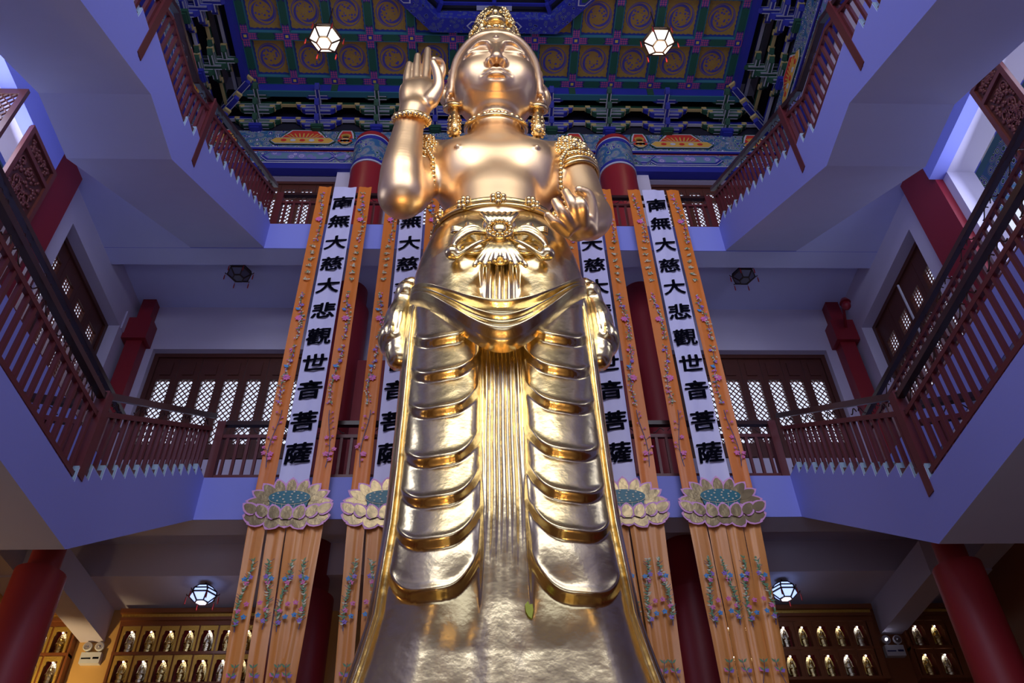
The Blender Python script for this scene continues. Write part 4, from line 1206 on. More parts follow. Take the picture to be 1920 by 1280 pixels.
def octagon_well():
    t = thing('ceiling_well', 'octagonal painted well with blue brackets in the middle of the coffered ceiling', 'ceiling well', (OC.x, OC.y, ZC))
    V8 = lambda apo: [OC + Vector((math.cos(PI / 4 * k - PI / 2 + PI / 8), math.sin(PI / 4 * k - PI / 2 + PI / 8))) * (apo / math.cos(PI / 8)) for k in range(8)]
    ro, ri = V8(OA + 0.19), V8(OA - 0.17)
    for k in range(8):
        a, b, c, d = ro[k - 1], ro[k], ri[k], ri[k - 1]
        vs = [(p.x, p.y, z) for z in (ZC - 0.06, ZC + 0.3) for p in (a, b, c, d)]
        mb = MB().add(vs, [(0, 1, 2, 3), (7, 6, 5, 4), (0, 4, 5, 1), (1, 5, 6, 2), (2, 6, 7, 3), (3, 7, 4, 0)], 0)
        bm = mb.build('frame_beam', M['blue_scroll'], t)
        m = (a + b + c + d) / 4; u = (b - a).normalized(); n = Vector((-u.y, u.x))
        pt = lambda x, y, z: (m.x + u.x * x + n.x * y, m.y + u.y * x + n.y * y, ZC - 0.06 - z)
        p2 = MB()
        def hexa(h, w, z, mi):
            q = [(-h, 0), (-h + w, w), (h - w, w), (h, 0), (h - w, -w), (-h + w, -w)]
            p2.prism(q, lambda x, y, zz: pt(x, y, zz), z, z + 0.006, mi)
        hexa(0.74, 0.15, 0.0, 0); hexa(0.66, 0.115, 0.006, 1); hexa(0.62, 0.095, 0.012, 0); hexa(0.54, 0.06, 0.018, 2)
        p2.build('painted_panel', [M['blue'], M['pale_line'], M['green']], bm)
    wl = MB()
    r0 = V8(OA - 0.12)
    for k in range(8):
        a, b = r0[k - 1], r0[k]
        wl.add([(a.x, a.y, ZC), (b.x, b.y, ZC), (b.x, b.y, ZC + 1.5), (a.x, a.y, ZC + 1.5)], [(0, 1, 2, 3)], 0)
    wl.add([(p.x, p.y, ZC + 1.5) for p in r0], [tuple(range(8))], 0)
    wl.build('shaft', M['dark_board'], t, fix=False)
    # tiers of brackets along the inside faces
    for k in range(8):
        a, b = r0[k - 1], r0[k]; u = (b - a).normalized(); n = (OC - (a + b) / 2).normalized()
        for j, fr in enumerate((0.0, 0.5)):
            m = a + (b - a) * fr
            mb = MB()
            dirv = n if fr else (OC - a).normalized()
            for q in range(3):
                z = ZC + 0.28 + q * 0.3; o = m + dirv * (0.12 + 0.2 * q)
                mb.bar((m.x, m.y, z), (o.x + dirv.x * 0.18, o.y + dirv.y * 0.18, z), 0.09, 0.16)
                if fr:
                    L = 0.42
                    mb.bar((o.x - u.x * L, o.y - u.y * L, z + 0.1), (o.x + u.x * L, o.y + u.y * L, z + 0.1), 0.10, 0.10)
                    mb.bar((o.x - u.x * L, o.y - u.y * L, z + 0.045), (o.x + u.x * L, o.y + u.y * L, z + 0.045), 0.11, 0.014, mi=1)
            mb.build('bracket', [M['blue'], M['pale_line']], t)
        bd = MB()
        for q in range(3):
            z = ZC + 0.45 + 0.3 * q; pa, pb = a + (OC - a) * 0.05 * (q + 1), b + (OC - b) * 0.05 * (q + 1)
            bd.bar((pa.x, pa.y, z), (pb.x, pb.y, z), 0.06, 0.07)
        bd.build('tie_beam', M['blue'], t)
octagon_well()

# ------------------------------------------------------------------ bracket sets under the ceiling edge
ZA = 19.62       # top of the painted beam
def bracket_set(label, x, y, out, col, alt, diag=False, group=None):
    """out: unit vector toward the room"""
    o = Vector((out[0], out[1], 0)); u = Vector((-out[1], out[0], 0))
    t = thing('bracket_set', label, 'bracket', (x, y, ZA), group)
    base = Vector((x, y, ZA))
    P = lambda a, b, c: base + u * a + o * b + Vector((0, 0, c))
    mats = [M[col], M['pale_line'], M['gold_line'], M[alt]]
    b = MB()
    b.obox(P(0, 0.02, 0.07), u, o, (0, 0, 1), 0.15, 0.13, 0.06, 3); b.obox(P(0, 0.02, -0.01), u, o, (0, 0, 1), 0.11, 0.10, 0.03, 3)
    b.build('base_block', mats, t)
    def arm(mb, a0, a1, bb, c, w, h, n_out=False):
        """a boat-shaped arm with turned-up ends and pale outlines; along u (or along o when n_out)"""
        ax = o if n_out else u; pr = u if n_out else o
        org = base + (Vector((0, 0, 0)) if n_out else o * bb)
        pts = [(a0, 0.055), (a0 + 0.03, -0.02), (a0 + 0.10, -h / 2), (a1 - 0.10, -h / 2), (a1 - 0.03, -0.02), (a1, 0.055), (a1, h / 2), (a0, h / 2)]
        mb.prism(pts, lambda p, q, tt: org + ax * p + pr * tt + Vector((0, 0, c + q)), -w / 2, w / 2, 0)
        for sg in (-1, 1):
            for q0, q1 in ((-h / 2 + 0.012, -h / 2 + 0.03), (h / 2 - 0.03, h / 2 - 0.012)):
                e0 = 0.11 if q0 < 0 else 0.02
                vs = [org + ax * p + pr * (sg * (w / 2 + 0.004)) + Vector((0, 0, c + q)) for p, q in ((a0 + e0, q0), (a1 - e0, q0), (a1 - e0, q1), (a0 + e0, q1))]
                mb.add(vs, [(0, 1, 2, 3)], 1)
            # underside edge lines
            vs = [org + ax * p + pr * (sg * r) + Vector((0, 0, c - h / 2 - 0.004)) for p, r in ((a0 + 0.11, w / 2), (a1 - 0.11, w / 2), (a1 - 0.11, w / 2 - 0.022), (a0 + 0.11, w / 2 - 0.022))]
            mb.add(vs, [(0, 1, 2, 3)], 1)
        for e1 in ((a0, a0 + 0.09), (a1 - 0.09, a1)):
            c0 = org + ax * ((e1[0] + e1[1]) / 2) + Vector((0, 0, c + h / 2 + 0.03))
            if not n_out: mb.obox(c0, ax, pr, (0, 0, 1), 0.06, w / 2 + 0.02, 0.035, 2)
    for k in range(3):
        bb, c = 0.02 + 0.24 * k, 0.20 + 0.30 * k
        m = MB(); arm(m, -0.42 if k < 2 else -0.34, 0.42 if k < 2 else 0.34, bb, c, 0.11, 0.13); m.build('cross_arm', mats, t, fix=False)
        if k < 2:
            m = MB(); arm(m, -0.56, 0.56, bb, c + 0.155, 0.10, 0.12); m.build('cross_arm', mats, t, fix=False)
        m = MB(); arm(m, -0.16, 0.34 + 0.24 * k, 0, c, 0.11, 0.14, True); m.build('projecting_arm', mats, t, fix=False)
    return t
def all_brackets():
    names = {-5.87: 'at the left back corner', -4.36: 'second from the left back corner', -2.90: 'above the left red column', -1.45: 'just left of the statue head', 0.0: 'behind the statue head',
             1.45: 'just right of the statue head', 2.90: 'above the right red column', 4.36: 'second from the right back corner', 5.87: 'at the right back corner'}
    for i, (x, w) in enumerate(names.items()):
        g = i % 2 == 0
        bracket_set(f"{'green' if g else 'blue'} painted wooden bracket set of the back row, {w}", x, 12.2, (0, -1), 'green' if g else 'blue', 'blue' if g else 'green', group='bracket sets under the ceiling edge')
    for s, sd in ((-1, 'left'), (1, 'right')):
        for k, y in enumerate((10.75, 9.3, 7.85, 6.4, 4.95, 3.5)):
            g = k % 2 == 0
            nth = ('next to the back corner', 'second from the back corner', 'third from the back corner', 'fourth from the back corner', 'fifth from the back corner', 'sixth from the back corner')[k]
            bracket_set(f"{'green' if g else 'blue'} painted wooden bracket set of the {sd} row, {nth}", s * 6.93, y, (-s, 0), 'green' if g else 'blue', 'blue' if g else 'green', group='bracket sets under the ceiling edge')
        r = math.sqrt(0.5)
        t = thing('corner_bracket', f'blue diagonal corner bracket arm at the {sd} back corner under the ceiling', 'bracket', (s * 6.9, 12.2, ZA))
        for k in range(3):
            m = MB(); a = Vector((s * 6.95, 12.25, ZA + 0.2 + 0.3 * k)); b = a + Vector((-s * r, -r, 0)) * (0.55 + 0.38 * k)
            m.bar(a, b, 0.12, 0.15, mi=0)
            for q in (-0.05, 0.05): m.bar(a + Vector((s * q, -q, -0.078)), b + Vector((s * q, -q, -0.078)), 0.016, 0.008, mi=1)
            m.obox(b + Vector((0, 0, 0.1)), (r, r, 0), (-r, r, 0), (0, 0, 1), 0.08, 0.08, 0.04, 2)
            m.build('diagonal_arm', [M['blue'], M['pale_line'], M['gold_line']], t)
    # purlins that tie the sets together, and the dark boards behind them
    for nm, pts in (('back', ((-6.6, 0), (6.6, 0))), ('left', None), ('right', None)):
        t = thing('bracket_purlins', f'blue tie beams and dark boards behind the {nm} row of bracket sets', 'beam', (0, 12.2, ZA) if nm == 'back' else ((-6.9 if nm == 'left' else 6.9), 6.5, ZA))
        for k in range(3):
            bb, z = 0.02 + 0.24 * k, ZA + 0.43 + 0.30 * k
            m = MB()
            if nm == 'back':
                y = 12.2 - bb
                m.box(-6.8 + bb, 6.8 - bb, y - 0.035, y + 0.035, z, z + 0.11, 0); m.box(-6.8 + bb, 6.8 - bb, y - 0.04, y + 0.04, z - 0.016, z, 1)
            else:
                s = -1 if nm == 'left' else 1; x = s * (6.93 - bb)
                m.box(x - 0.035, x + 0.035, 1.0, 12.2 - bb, z, z + 0.11, 0); m.box(x - 0.04, x + 0.04, 1.0, 12.2 - bb, z - 0.016, z, 1)
            m.build('tie_beam', [M['blue' if k != 1 else 'green'], M['pale_line' if k != 1 else 'gold_line']], t)
        m = MB()
        if nm == 'back': m.box(-6.95, 6.95, 12.27, 12.30, ZA, 21.6)
        else:
            s = -1 if nm == 'left' else 1; a, b = sorted((s * 7.0, s * 7.03)); m.box(a, b, 1.0, 12.3, ZA, 21.6)
        m.build('board', M['dark_board'], t)
all_brackets()

# painted beams (architraves) below the brackets
def painted_beam(label, fn, L, centres):
    """fn(u, q, z): u along, q toward the room; segments laid out between the columns"""
    t = thing('painted_beam', label, 'beam', tuple(fn(0, 0, 18.1)))
    def bx(mb, a, b, q0, q1, z0, z1, mi=0):
        vs = [fn(u, q, z) for q in (q0, q1) for z in (z0, z1) for u in (a, b)]
        mb.add(vs, [(0, 2, 3, 1), (4, 5, 7, 6), (0, 1, 5, 4), (2, 6, 7, 3), (0, 4, 6, 2), (1, 3, 7, 5)], mi)
    def plate(mb, pts, q, mi):
        mb.prism(pts, lambda u, z, d: fn(u, q + d, z), 0, 0.008, mi)
    m = MB(); bx(m, -L, L, 0, 0.22, 18.92, ZA); m.build('upper_beam', M['scroll_paint'], t)
    m = MB(); bx(m, -L, L, 0.02, 0.17, 18.78, 18.92, 0); m.build('red_strip', M['red_paint'], t)
    m = MB(); bx(m, -L, L, 0, 0.22, 18.32, 18.78); m.build('lower_beam', M['scroll_paint'], t)
    m = MB(); bx(m, -L, L, 0, 0.225, 18.10, 18.33, 0); bx(m, -L, L, 0.2, 0.228, 18.86, 18.93, 0); bx(m, -L, L, 0.2, 0.235, 18.30, 18.325, 1); bx(m, -L, L, 0.2, 0.23, 18.925, 18.945, 1); m.build('blue_border', [M['blue'], M['pale_line']], t)
    for c, w in centres:
        p = MB()
        cap = lambda h, r, z: [(c - h, z), (c - h + r, z + r), (c + h - r, z + r), (c + h, z), (c + h - r, z - r), (c - h + r, z - r)]
        # red stepped crest above an ochre cartouche
        crest = lambda g, z0: [(c - w * 0.62 - g, z0), (c - w * 0.50 - g, z0 + 0.10 + g * 0.3), (c - w * 0.42 - g, z0 + 0.12 + g), (c - w * 0.34 - g * 0.6, z0 + 0.24 + g), (c + w * 0.34 + g * 0.6, z0 + 0.24 + g), (c + w * 0.42 + g, z0 + 0.12 + g), (c + w * 0.50 + g, z0 + 0.10 + g * 0.3), (c + w * 0.62 + g, z0)]
        plate(p, crest(0.13, 19.30), 0.222, 2); plate(p, crest(0.095, 19.30), 0.230, 1); plate(p, crest(0.06, 19.30), 0.238, 3)
        plate(p, cap(w * 1.08, 0.14, 19.16), 0.246, 2); plate(p, cap(w * 1.03, 0.125, 19.16), 0.254, 1); plate(p, cap(w, 0.105, 19.16), 0.262, 4)
        plate(p, cap(w * 1.25, 0.20, 18.55), 0.222, 0); plate(p, cap(w * 1.21, 0.18, 18.55), 0.230, 1); plate(p, cap(w * 1.18, 0.16, 18.55), 0.238, 0); plate(p, cap(w * 1.1, 0.12, 18.55), 0.246, 5)
        for i in range(-2, 3):
            plate(p, [(c + i * w * 0.3 + 0.07 * math.cos(a), 19.16 + 0.05 * math.sin(a)) for a in np.linspace(0, 2 * PI, 9)[:-1]], 0.270, 1 if i % 2 else 3)
        for a in np.linspace(-0.8, 0.8, 9):
            plate(p, [(c + a * w * 0.5 - 0.02, 19.32), (c + a * w * 0.5 + 0.02, 19.32), (c + a * w * 0.75 + 0.015, 19.32 + 0.16 * math.cos(a)), (c + a * w * 0.75 - 0.015, 19.32 + 0.16 * math.cos(a))], 0.246, 4)
        p.build('painted_panel', [M['blue'], M['pale_line'], M['green'], M['red_paint'], M['ochre_paint'], M['lilac_scale']], t)
    return t
painted_beam('painted beam with ochre and red panels across the top gallery back wall', lambda u, q, z: (u, 12.42 - q, z), 7.0, [(-4.65, 0.75), (0.0, 1.1), (4.65, 0.75), (-2.0, 0.25), (2.0, 0.25), (-3.62, 0.18), (3.62, 0.18), (-6.5, 0.3), (6.5, 0.3)])
for s, sd in ((-1, 'left'), (1, 'right')):
    painted_beam(f'painted beam with ochre and red panels along the {sd} wall under the bracket sets', lambda u, q, z, s=s: (s * (7.12 - q), 6.5 + u, z), 5.6, [(-3.8, 0.7), (-1.2, 0.7), (1.2, 0.7), (3.8, 0.7)])
    column(s * 6.95, 6.3, 0.40, L3, 18.75, f'thick red column with a painted floral collar against the {sd} wall of the top level', collar=(17.62, 18.55))
# ------------------------------------------------------------------ silk banners
def ribbon(mb, x0, x1, z0, z1, y, seed=0, amp=0.012, nx=8, nz=40, th=0.004, lean=0.0, taper=1.0):
    rnd = random.Random(seed); ph = [rnd.uniform(0, 6.28) for _ in range(4)]
    def P(u, v, d):
        m = (x0 + x1) / 2; w = (x1 - x0) * (1 + (taper - 1) * v)
        x = m + (u - 0.5) * w + lean * v
        z = z1 + (z0 - z1) * v
        yy = y + amp * (math.sin(u * 7 + ph[0] + v * 2) + 0.6 * math.sin(u * 15 + ph[1] + v * 5) + 0.5 * math.sin(v * 23 + ph[2])) + d
        return (x, yy, z)
    mb.grid(lambda u, v: P(u, v, -th / 2), nx, nz)
    mb.grid(lambda u, v: P(1 - u, v, th / 2), nx, nz)
    return P
NJ = [0]
def jit(y):
    NJ[0] = (NJ[0] + 7) % 23
    return y - 0.0005 * NJ[0]
def leafq(mb, x, z, y, a, L, w, mi):
    y = jit(y); c, s = math.cos(a), math.sin(a)
    pts = [(0, 0), (L * 0.45, w), (L, 0), (L * 0.45, -w)]
    mb.prism([(x + p * c - q * s, z + p * s + q * c) for p, q in pts], lambda p, q, t: (p, y - t, q), 0, 0.004, mi)
def blossom(mb, x, z, y, r, mi, n=5):
    for k in range(n):
        a = 2 * PI * k / n + 0.4
        leafq(mb, x, z, y, a, r, r * 0.38, mi)
    mb.prism([(x + r * 0.22 * math.cos(a), z + r * 0.22 * math.sin(a)) for a in np.linspace(0, 2 * PI, 7)[:-1]], lambda p, q, t: (p, y - 0.005 - t, q), 0, 0.003, 4)
def stem(mb, pts, y, w=0.008, mi=5):
    y = y + 0.004
    for (a, b), (c, d) in zip(pts[:-1], pts[1:]):
        L = math.hypot(c - a, d - b) or 1; nx, nz = -(d - b) / L * w / 2, (c - a) / L * w / 2
        mb.prism([(a + nx, b + nz), (c + nx, d + nz), (c - nx, d - nz), (a - nx, b - nz)], lambda p, q, t: (p, y - t, q), 0, 0.003, mi)
def spray(mb, x, z0, z1, y, kind, rnd, flip=1):
    """one embroidered plant between z0 (foot) and z1"""
    H = z1 - z0
    path = [(x + flip * (0.03 * math.sin(v * 5.0) + 0.035 * (1 - v)), z0 + H * v) for v in np.linspace(0, 1, 12)]
    if kind == 'plum':
        stem(mb, path, y, 0.010)
        for v in np.linspace(0.12, 0.95, 9):
            i = int(v * 11); a = path[i]; sd = rnd.choice((-1, 1)); e = (a[0] + sd * rnd.uniform(0.03, 0.07), a[1] + rnd.uniform(0.02, 0.07))
            stem(mb, [a, e], y, 0.006)
            blossom(mb, e[0], e[1], y, rnd.uniform(0.016, 0.034) * (1.3 if v < 0.4 else 0.9), 1)
        blossom(mb, x + flip * 0.01, z0 + H * 0.22, y, 0.052, 1); blossom(mb, x - flip * 0.01, z0 + H * 0.5, y, 0.040, 1)
    elif kind == 'peony':
        stem(mb, path, y, 0.008)
        for v in np.linspace(0.0, 1, 14):
            a = path[int(v * 11)]
            for _ in range(5): leafq(mb, a[0] + rnd.uniform(-0.03, 0.03), a[1] + rnd.uniform(-0.03, 0.03), y, rnd.uniform(0, 6.28), rnd.uniform(0.03, 0.055), 0.011, rnd.choice((0, 0, 4, 4, 3, 1)))
        blossom(mb, x, z0 + H * 0.42, y, 0.068, 1, 7); blossom(mb, x + 0.02, z0 + H * 0.72, y, 0.036, 3); blossom(mb, x - 0.02, z0 + H * 0.93, y, 0.034, rnd.choice((1, 3)))
        if rnd.random() < 0.6: leafq(mb, x, z0 + H * 0.6, y - 0.002, 2.6, 0.10, 0.03, 2)
    elif kind == 'leaves':
        for v in np.linspace(0.0, 1, 6):
            cx = x + rnd.uniform(-0.01, 0.01); cz = z0 + H * v
            for _ in range(10): leafq(mb, cx + rnd.uniform(-0.03, 0.03), cz + rnd.uniform(-0.02, 0.03), y, rnd.uniform(-0.6, 3.7), rnd.uniform(0.03, 0.055), 0.010, rnd.choice((0, 4, 4)))
            blossom(mb, cx, cz, y, 0.022, 4)
    elif kind == 'garden':
        stem(mb, path, y, 0.010)
        for v in np.linspace(0.08, 1, 26):
            q = v * 11; i = min(10, int(q)); f = q - i
            a = (path[i][0] * (1 - f) + path[i + 1][0] * f, path[i][1] * (1 - f) + path[i + 1][1] * f)
            for sd in (-1, 1): leafq(mb, a[0] + sd * rnd.uniform(0, 0.02), a[1], y, PI / 2 + sd * rnd.uniform(0.2, 1.5), rnd.uniform(0.035, 0.075), 0.012, rnd.choice((0, 0, 0, 4)))
            if rnd.random() < 0.35:
                e = (a[0] + rnd.choice((-1, 1)) * 0.06, a[1] + 0.05); stem(mb, [a, e], y, 0.005)
        for k, (dx, v) in enumerate(((0.035, 0.28), (-0.045, 0.20), (0.03, 0.12), (-0.05, 0.38), (0.04, 0.74), (-0.035, 0.77), (0.0, 0.68))):
            blossom(mb, x + flip * dx, z0 + H * v, y - 0.003, 0.040, (1, 2, 3)[k % 3])
    else:   # small bud sprig
        stem(mb, path, y, 0.007)
        for v in (0.0, 0.15, 0.3, 0.45, 0.8, 0.95):
            a = path[int(v * 11)]
            for sd in (-1, 1): leafq(mb, a[0], a[1], y, PI / 2 + sd * 0.8, 0.075, 0.014, 0 if v > 0.1 else 4)
        leafq(mb, x - 0.01, z0 + H * 0.72, y, 2.4, 0.07, 0.026, 1); leafq(mb, x + 0.01, z0 + H * 0.70, y, 0.6, 0.07, 0.026, 3)

TEXT = '南無大慈大悲觀世音菩薩'
CZ = [14.42, 13.88, 13.28, 12.72, 12.16, 11.56, 10.97, 10.41, 9.85, 9.25, 8.67]
GLYPH = {}
def glyph(ch):
    """the brush character as polygons in a unit box, slanted and thickened like brushwork"""
    if ch in GLYPH: return GLYPH[ch]
    cu = bpy.data.curves.new('glyph', 'FONT'); cu.body = ch; cu.size = 1.0
    cu.align_x = 'CENTER'; cu.align_y = 'CENTER'; cu.offset = 0.006; cu.resolution_u = 3
    o = bpy.data.objects.new('glyph', cu); COL.objects.link(o)
    dg = bpy.context.evaluated_depsgraph_get()
    me = bpy.data.meshes.new_from_object(o.evaluated_get(dg))
    vs = np.array([v.co[:2] for v in me.vertices]); fs = [tuple(p.vertices) for p in me.polygons]
    bpy.data.objects.remove(o); bpy.data.curves.remove(cu); bpy.data.meshes.remove(me)
    c = (vs.min(0) + vs.max(0)) / 2; vs = vs - c
    x, y = vs[:, 0].copy(), vs[:, 1].copy()
    vs[:, 0] = x * 1.05 + 0.05 * y + 0.012 * np.sin(y * 11)
    vs[:, 1] = y * 0.98 + 0.13 * x + 0.014 * np.sin(x * 9 + 1)
    GLYPH[ch] = (vs, fs); return GLYPH[ch]

def lotus(parent, cx, cz, y):
    """flat stuffed lotus: rows of gold petals edged in pink round a teal seed pod"""
    back, mid, low = [], [], []
    for i in range(9):
        g = math.radians(-12 + 25.5 * i)
        back.append((0.28 * math.cos(g), 0.05 + 0.13 * math.sin(g), g * 0.82 + PI / 2 * 0.18, 0.32 - 0.06 * math.sin(g), 0.098))
    for i in range(7):
        q = (i - 3) / 3
        mid.append((0.43 * q, -0.245 + 0.11 * q * q, PI / 2 - q * 0.95, 0.23, 0.105 - 0.01 * abs(q)))
    for x, g, L, w in ((-0.40, 170, 0.20, 0.11), (0.40, 10, 0.20, 0.11), (-0.30, 205, 0.24, 0.11), (0.30, -25, 0.24, 0.11), (-0.14, 238, 0.22, 0.13), (0.14, -58, 0.22, 0.13), (0.0, 270, 0.17, 0.14)):
        low.append((x, -0.215, math.radians(g), L, w))
    def outline(p, g):
        sx, sz, a, L, w = p
        c, s = math.cos(a), math.sin(a)
        half = [(-0.06, 0.55), (0.10, 0.90), (0.35, 1.0), (0.60, 0.86), (0.82, 0.50)]
        pts = [(l * L, -(k * w - g)) for l, k in half] + [(L - g * 1.5, 0)] + [(l * L, k * w - g) for l, k in half[::-1]]
        return [(cx + sx + px * c - q * s, cz + sz + px * s + q * c) for px, q in pts]
    n = 0
    for row, base in ((back, 0.0), (low, 0.010), (mid, 0.022)):
        order = sorted(row, key=lambda p: -abs(p[0]))
        for p in order:
            lift = base + 0.0012 * n; n += 1
            m = MB()
            m.prism(outline(p, 0.0), lambda a, b, t: (a, y - lift - t, b), 0.0, 0.012, 0)
            m.prism(outline(p, 0.027), lambda a, b, t: (a, y - lift - t, b), 0.0, 0.016, 1)
            m.build('petal', [M['pink_trim'], M['petal_gold']], parent)
    m = MB()
    top = [(cx + 0.285 * math.cos(t), cz + 0.10 + 0.105 * math.sin(t)) for t in np.linspace(0, 2 * PI, 29)[:-1]]
    cup = [(cx + 0.285 * math.cos(t), cz + 0.10 + 0.06 * math.sin(t)) for t in np.linspace(PI, 2 * PI, 13)]
    cup = [(cx - 0.285, cz + 0.10), (cx - 0.24, cz - 0.06), (cx - 0.1, cz - 0.11), (cx + 0.1, cz - 0.11), (cx + 0.24, cz - 0.06), (cx + 0.285, cz + 0.10)]
    m.prism(cup, lambda a, b, t: (a, y - 0.018 - t, b), 0, 0.02, 0); m.prism(top, lambda a, b, t: (a, y - 0.018 - t, b), 0, 0.026, 0)
    for r, k in ((0.8, 12), (0.45, 7), (0.05, 1)):
        for i in range(k):
            a = 2 * PI * i / k + r
            m.prism([(cx + 0.285 * r * math.cos(a) + 0.015 * math.cos(q), cz + 0.10 + 0.105 * r * math.sin(a) + 0.013 * math.sin(q)) for q in np.linspace(0, 2 * PI, 7)[:-1]], lambda a2, b, t: (a2, y - 0.046 - t, b), 0, 0.004, 1)
    for q in (-0.18, -0.09, 0, 0.09, 0.18):
        m.prism([(cx + q - 0.003, cz + 0.02), (cx + q + 0.003, cz + 0.02), (cx + q * 0.9 + 0.003, cz - 0.10), (cx + q * 0.9 - 0.003, cz - 0.10)], lambda a, b, t: (a, y - 0.041 - t, b), 0, 0.002, 1)
    stem(m, [(cx + 0.285 * math.cos(t), cz + 0.085 + 0.105 * math.sin(t)) for t in np.linspace(PI, 2 * PI, 13)], y - 0.047, 0.008, 1)
    m.build('seed_pod', [M['teal_silk'], M['dot_white']], parent)

def banner(cx, label, seed, zt=14.92, lean=(0.07, 0.08, 0.06, -0.05)):
    rnd = random.Random(seed)
    y = 10.30
    t = thing('banner', label, 'banner', (cx, y, 8.0), 'silk scripture banners hung from the top railing')
    xs = [cx - 0.385, cx, cx + 0.385]
    wdt = [0.245, 0.43, 0.245]
    m = MB()
    ribbon(m, cx - 0.215, cx + 0.215, 7.9, zt, y, seed, 0.008, 10, 50); m.build('white_panel', M['silk_white'], t)
    for k, x in ((0, cx - 0.385), (1, cx + 0.385)):
        m = MB(); ribbon(m, x - 0.122, x + 0.122, 7.9, zt, y - 0.004, seed * 3 + k, 0.008, 8, 50)
        st = m.build('orange_strip', M['silk_orange'], t)
        yy = y - 0.028
        for z0, z1, kd, fl in ((13.35, 14.70, 'peony', 1), (12.30, 13.15, 'leaves', 1), (10.95, 11.95, 'peony', 1), (9.60, 10.75, 'peony', -1), (8.42, 9.45, 'plum', 1 if k else -1)):
            e = MB(); spray(e, x, z0, z1, yy, kd, rnd, fl); e.build('embroidered_spray', THREAD, st)
    for ch, z in zip(TEXT, CZ):
        vs, fs = glyph(ch)
        m = MB()
        yy = y - 0.024
        n = len(vs)
        s = 0.385
        for i, (da, db) in enumerate(((0, 0), (0.022, 0.006), (-0.022, -0.006), (0.008, 0.016), (-0.008, -0.016))):
            m.add([(cx + s * (a + da), yy - 0.0004 * i, z + s * (b + db)) for a, b in vs], fs, 0)
        m.build('calligraphy', M['ink'], t, fix=False)
    # loop over the railing
    m = MB(); m.box(cx - 0.50, cx + 0.50, y - 0.005, y + 0.28, zt - 0.02, zt + 0.02); 
    # streamers below the lotus
    for k in range(4):
        x = cx - 0.39 + 0.26 * k
        m = MB(); ribbon(m, x - 0.122, x + 0.122, 3.6, 7.9, y - 0.02 + 0.012 * (k % 2), seed * 7 + k, 0.014, 8, 40, lean=lean[k] * 1.7, taper=0.78)
        st = m.build('streamer', M['silk_amber'], t)
        yy = y - 0.066
        lx = lambda z: x + lean[k] * 1.7 * (7.9 - z) / 4.3
        for z0, z1, kd, fl in ((5.98 + 0.03 * (k % 2), 6.92, 'garden', 1 if k % 2 else -1), (5.02, 5.58, 'sprig', 1 if k % 2 else -1), (4.0, 4.8, 'garden', 1)):
            e = MB(); spray(e, lx((z0 + z1) / 2), z0, z1, yy, kd, rnd, fl); e.build('embroidered_spray', THREAD, st)
    lotus(t, cx, 7.80, y - 0.03)
    return t
banner(-2.93, 'outermost left orange and white scripture banner with a lotus and four streamers', 11)
banner(-1.60, 'orange and white scripture banner just left of the statue, partly behind it', 23)
banner(1.73, 'orange and white scripture banner just right of the statue, partly behind it', 37)
banner(3.08, 'outermost right orange and white scripture banner with a lotus and four streamers', 51, lean=(0.03, -0.01, -0.06, -0.12))

# ------------------------------------------------------------------ hexagonal palace lanterns
def lantern(label, c, R, pane, cord_to, group, glow=None):
    c = Vector(c)
    t = thing('palace_lantern', label, 'lantern', tuple(c), group)
    lv = [(0.46, -0.55), (1.0, -0.05), (0.92, 0.25), (0.55, 0.62)]       # radius, height factors
    ring = lambda r, h, a0=0.0: [Vector((c.x + R * r * math.cos(a0 + PI / 3 * i), c.y + R * r * math.sin(a0 + PI / 3 * i), c.z + R * h)) for i in range(6)]
    rings = [ring(r, h) for r, h in lv]
    f = MB(); w = R * 0.095
    for rg in rings:
        for i in range(6): f.bar(rg[i], rg[(i + 1) % 6], w, w)
    for a, b in zip(rings[:-1], rings[1:]):
        for i in range(6): f.bar(a[i], b[i], w, w)
    for i in range(6):
        p = rings[1][i]; d = (p - c); d.z = 0; d.normalize()
        f.tube([p, p + d * R * 0.14 + Vector((0, 0, R * 0.05)), p + d * R * 0.2 + Vector((0, 0, R * 0.16))], R * 0.035, 6)
    f.build('frame', M['lantern_dark'], t)
    for k, (a, b) in enumerate(zip(rings[:-1], rings[1:])):
        for i in range(6):
            q = [a[i], a[(i + 1) % 6], b[(i + 1) % 6], b[i]]; m = sum(q, Vector()) / 4
            q = [m + (v - m) * 0.97 for v in q]
            n = (q[1] - q[0]).cross(q[3] - q[0]).normalized()
            MB().add([tuple(v) for v in q] + [tuple(v - n * 0.008) for v in q], [(0, 1, 2, 3), (7, 6, 5, 4), (0, 4, 5, 1), (1, 5, 6, 2), (2, 6, 7, 3), (3, 7, 4, 0)]).build('pane', pane, t)
    MB().prism([(v.x, v.y) for v in ring(0.44, 0)], lambda a, b, z: (a, b, z), c.z - R * 0.55, c.z - R * 0.53).build('bottom_pane', pane, t)
    top = c.z + R * 0.62
    MB().lathe((c.x, c.y, top), [(R * 0.56, 0), (R * 0.3, R * 0.1), (0.02, R * 0.18), (0.012, cord_to - top)], 6, smooth=False).build('cord', M['lantern_dark'], t)
    for i in range(6):
        p = rings[1][i]; d = (p - c); d.z = 0; d.normalize(); p = p + d * R * 0.18
        m = MB(); m.tube([p + Vector((0, 0, R * 0.15)), p - Vector((0, 0, R * 0.12))], R * 0.012, 5)
        m.lathe((p.x, p.y, p.z - R * 0.62), [(R * 0.045, 0), (R * 0.05, R * 0.3), (R * 0.03, R * 0.42), (R * 0.05, R * 0.47), (0.0, R * 0.54)], 8)
        m.build('tassel', M['tassel'], t)
    if glow:
        l = point('lantern_bulb', (c.x, c.y, c.z - R * 0.9), glow[0], glow[1], R * 0.4); 
    return t
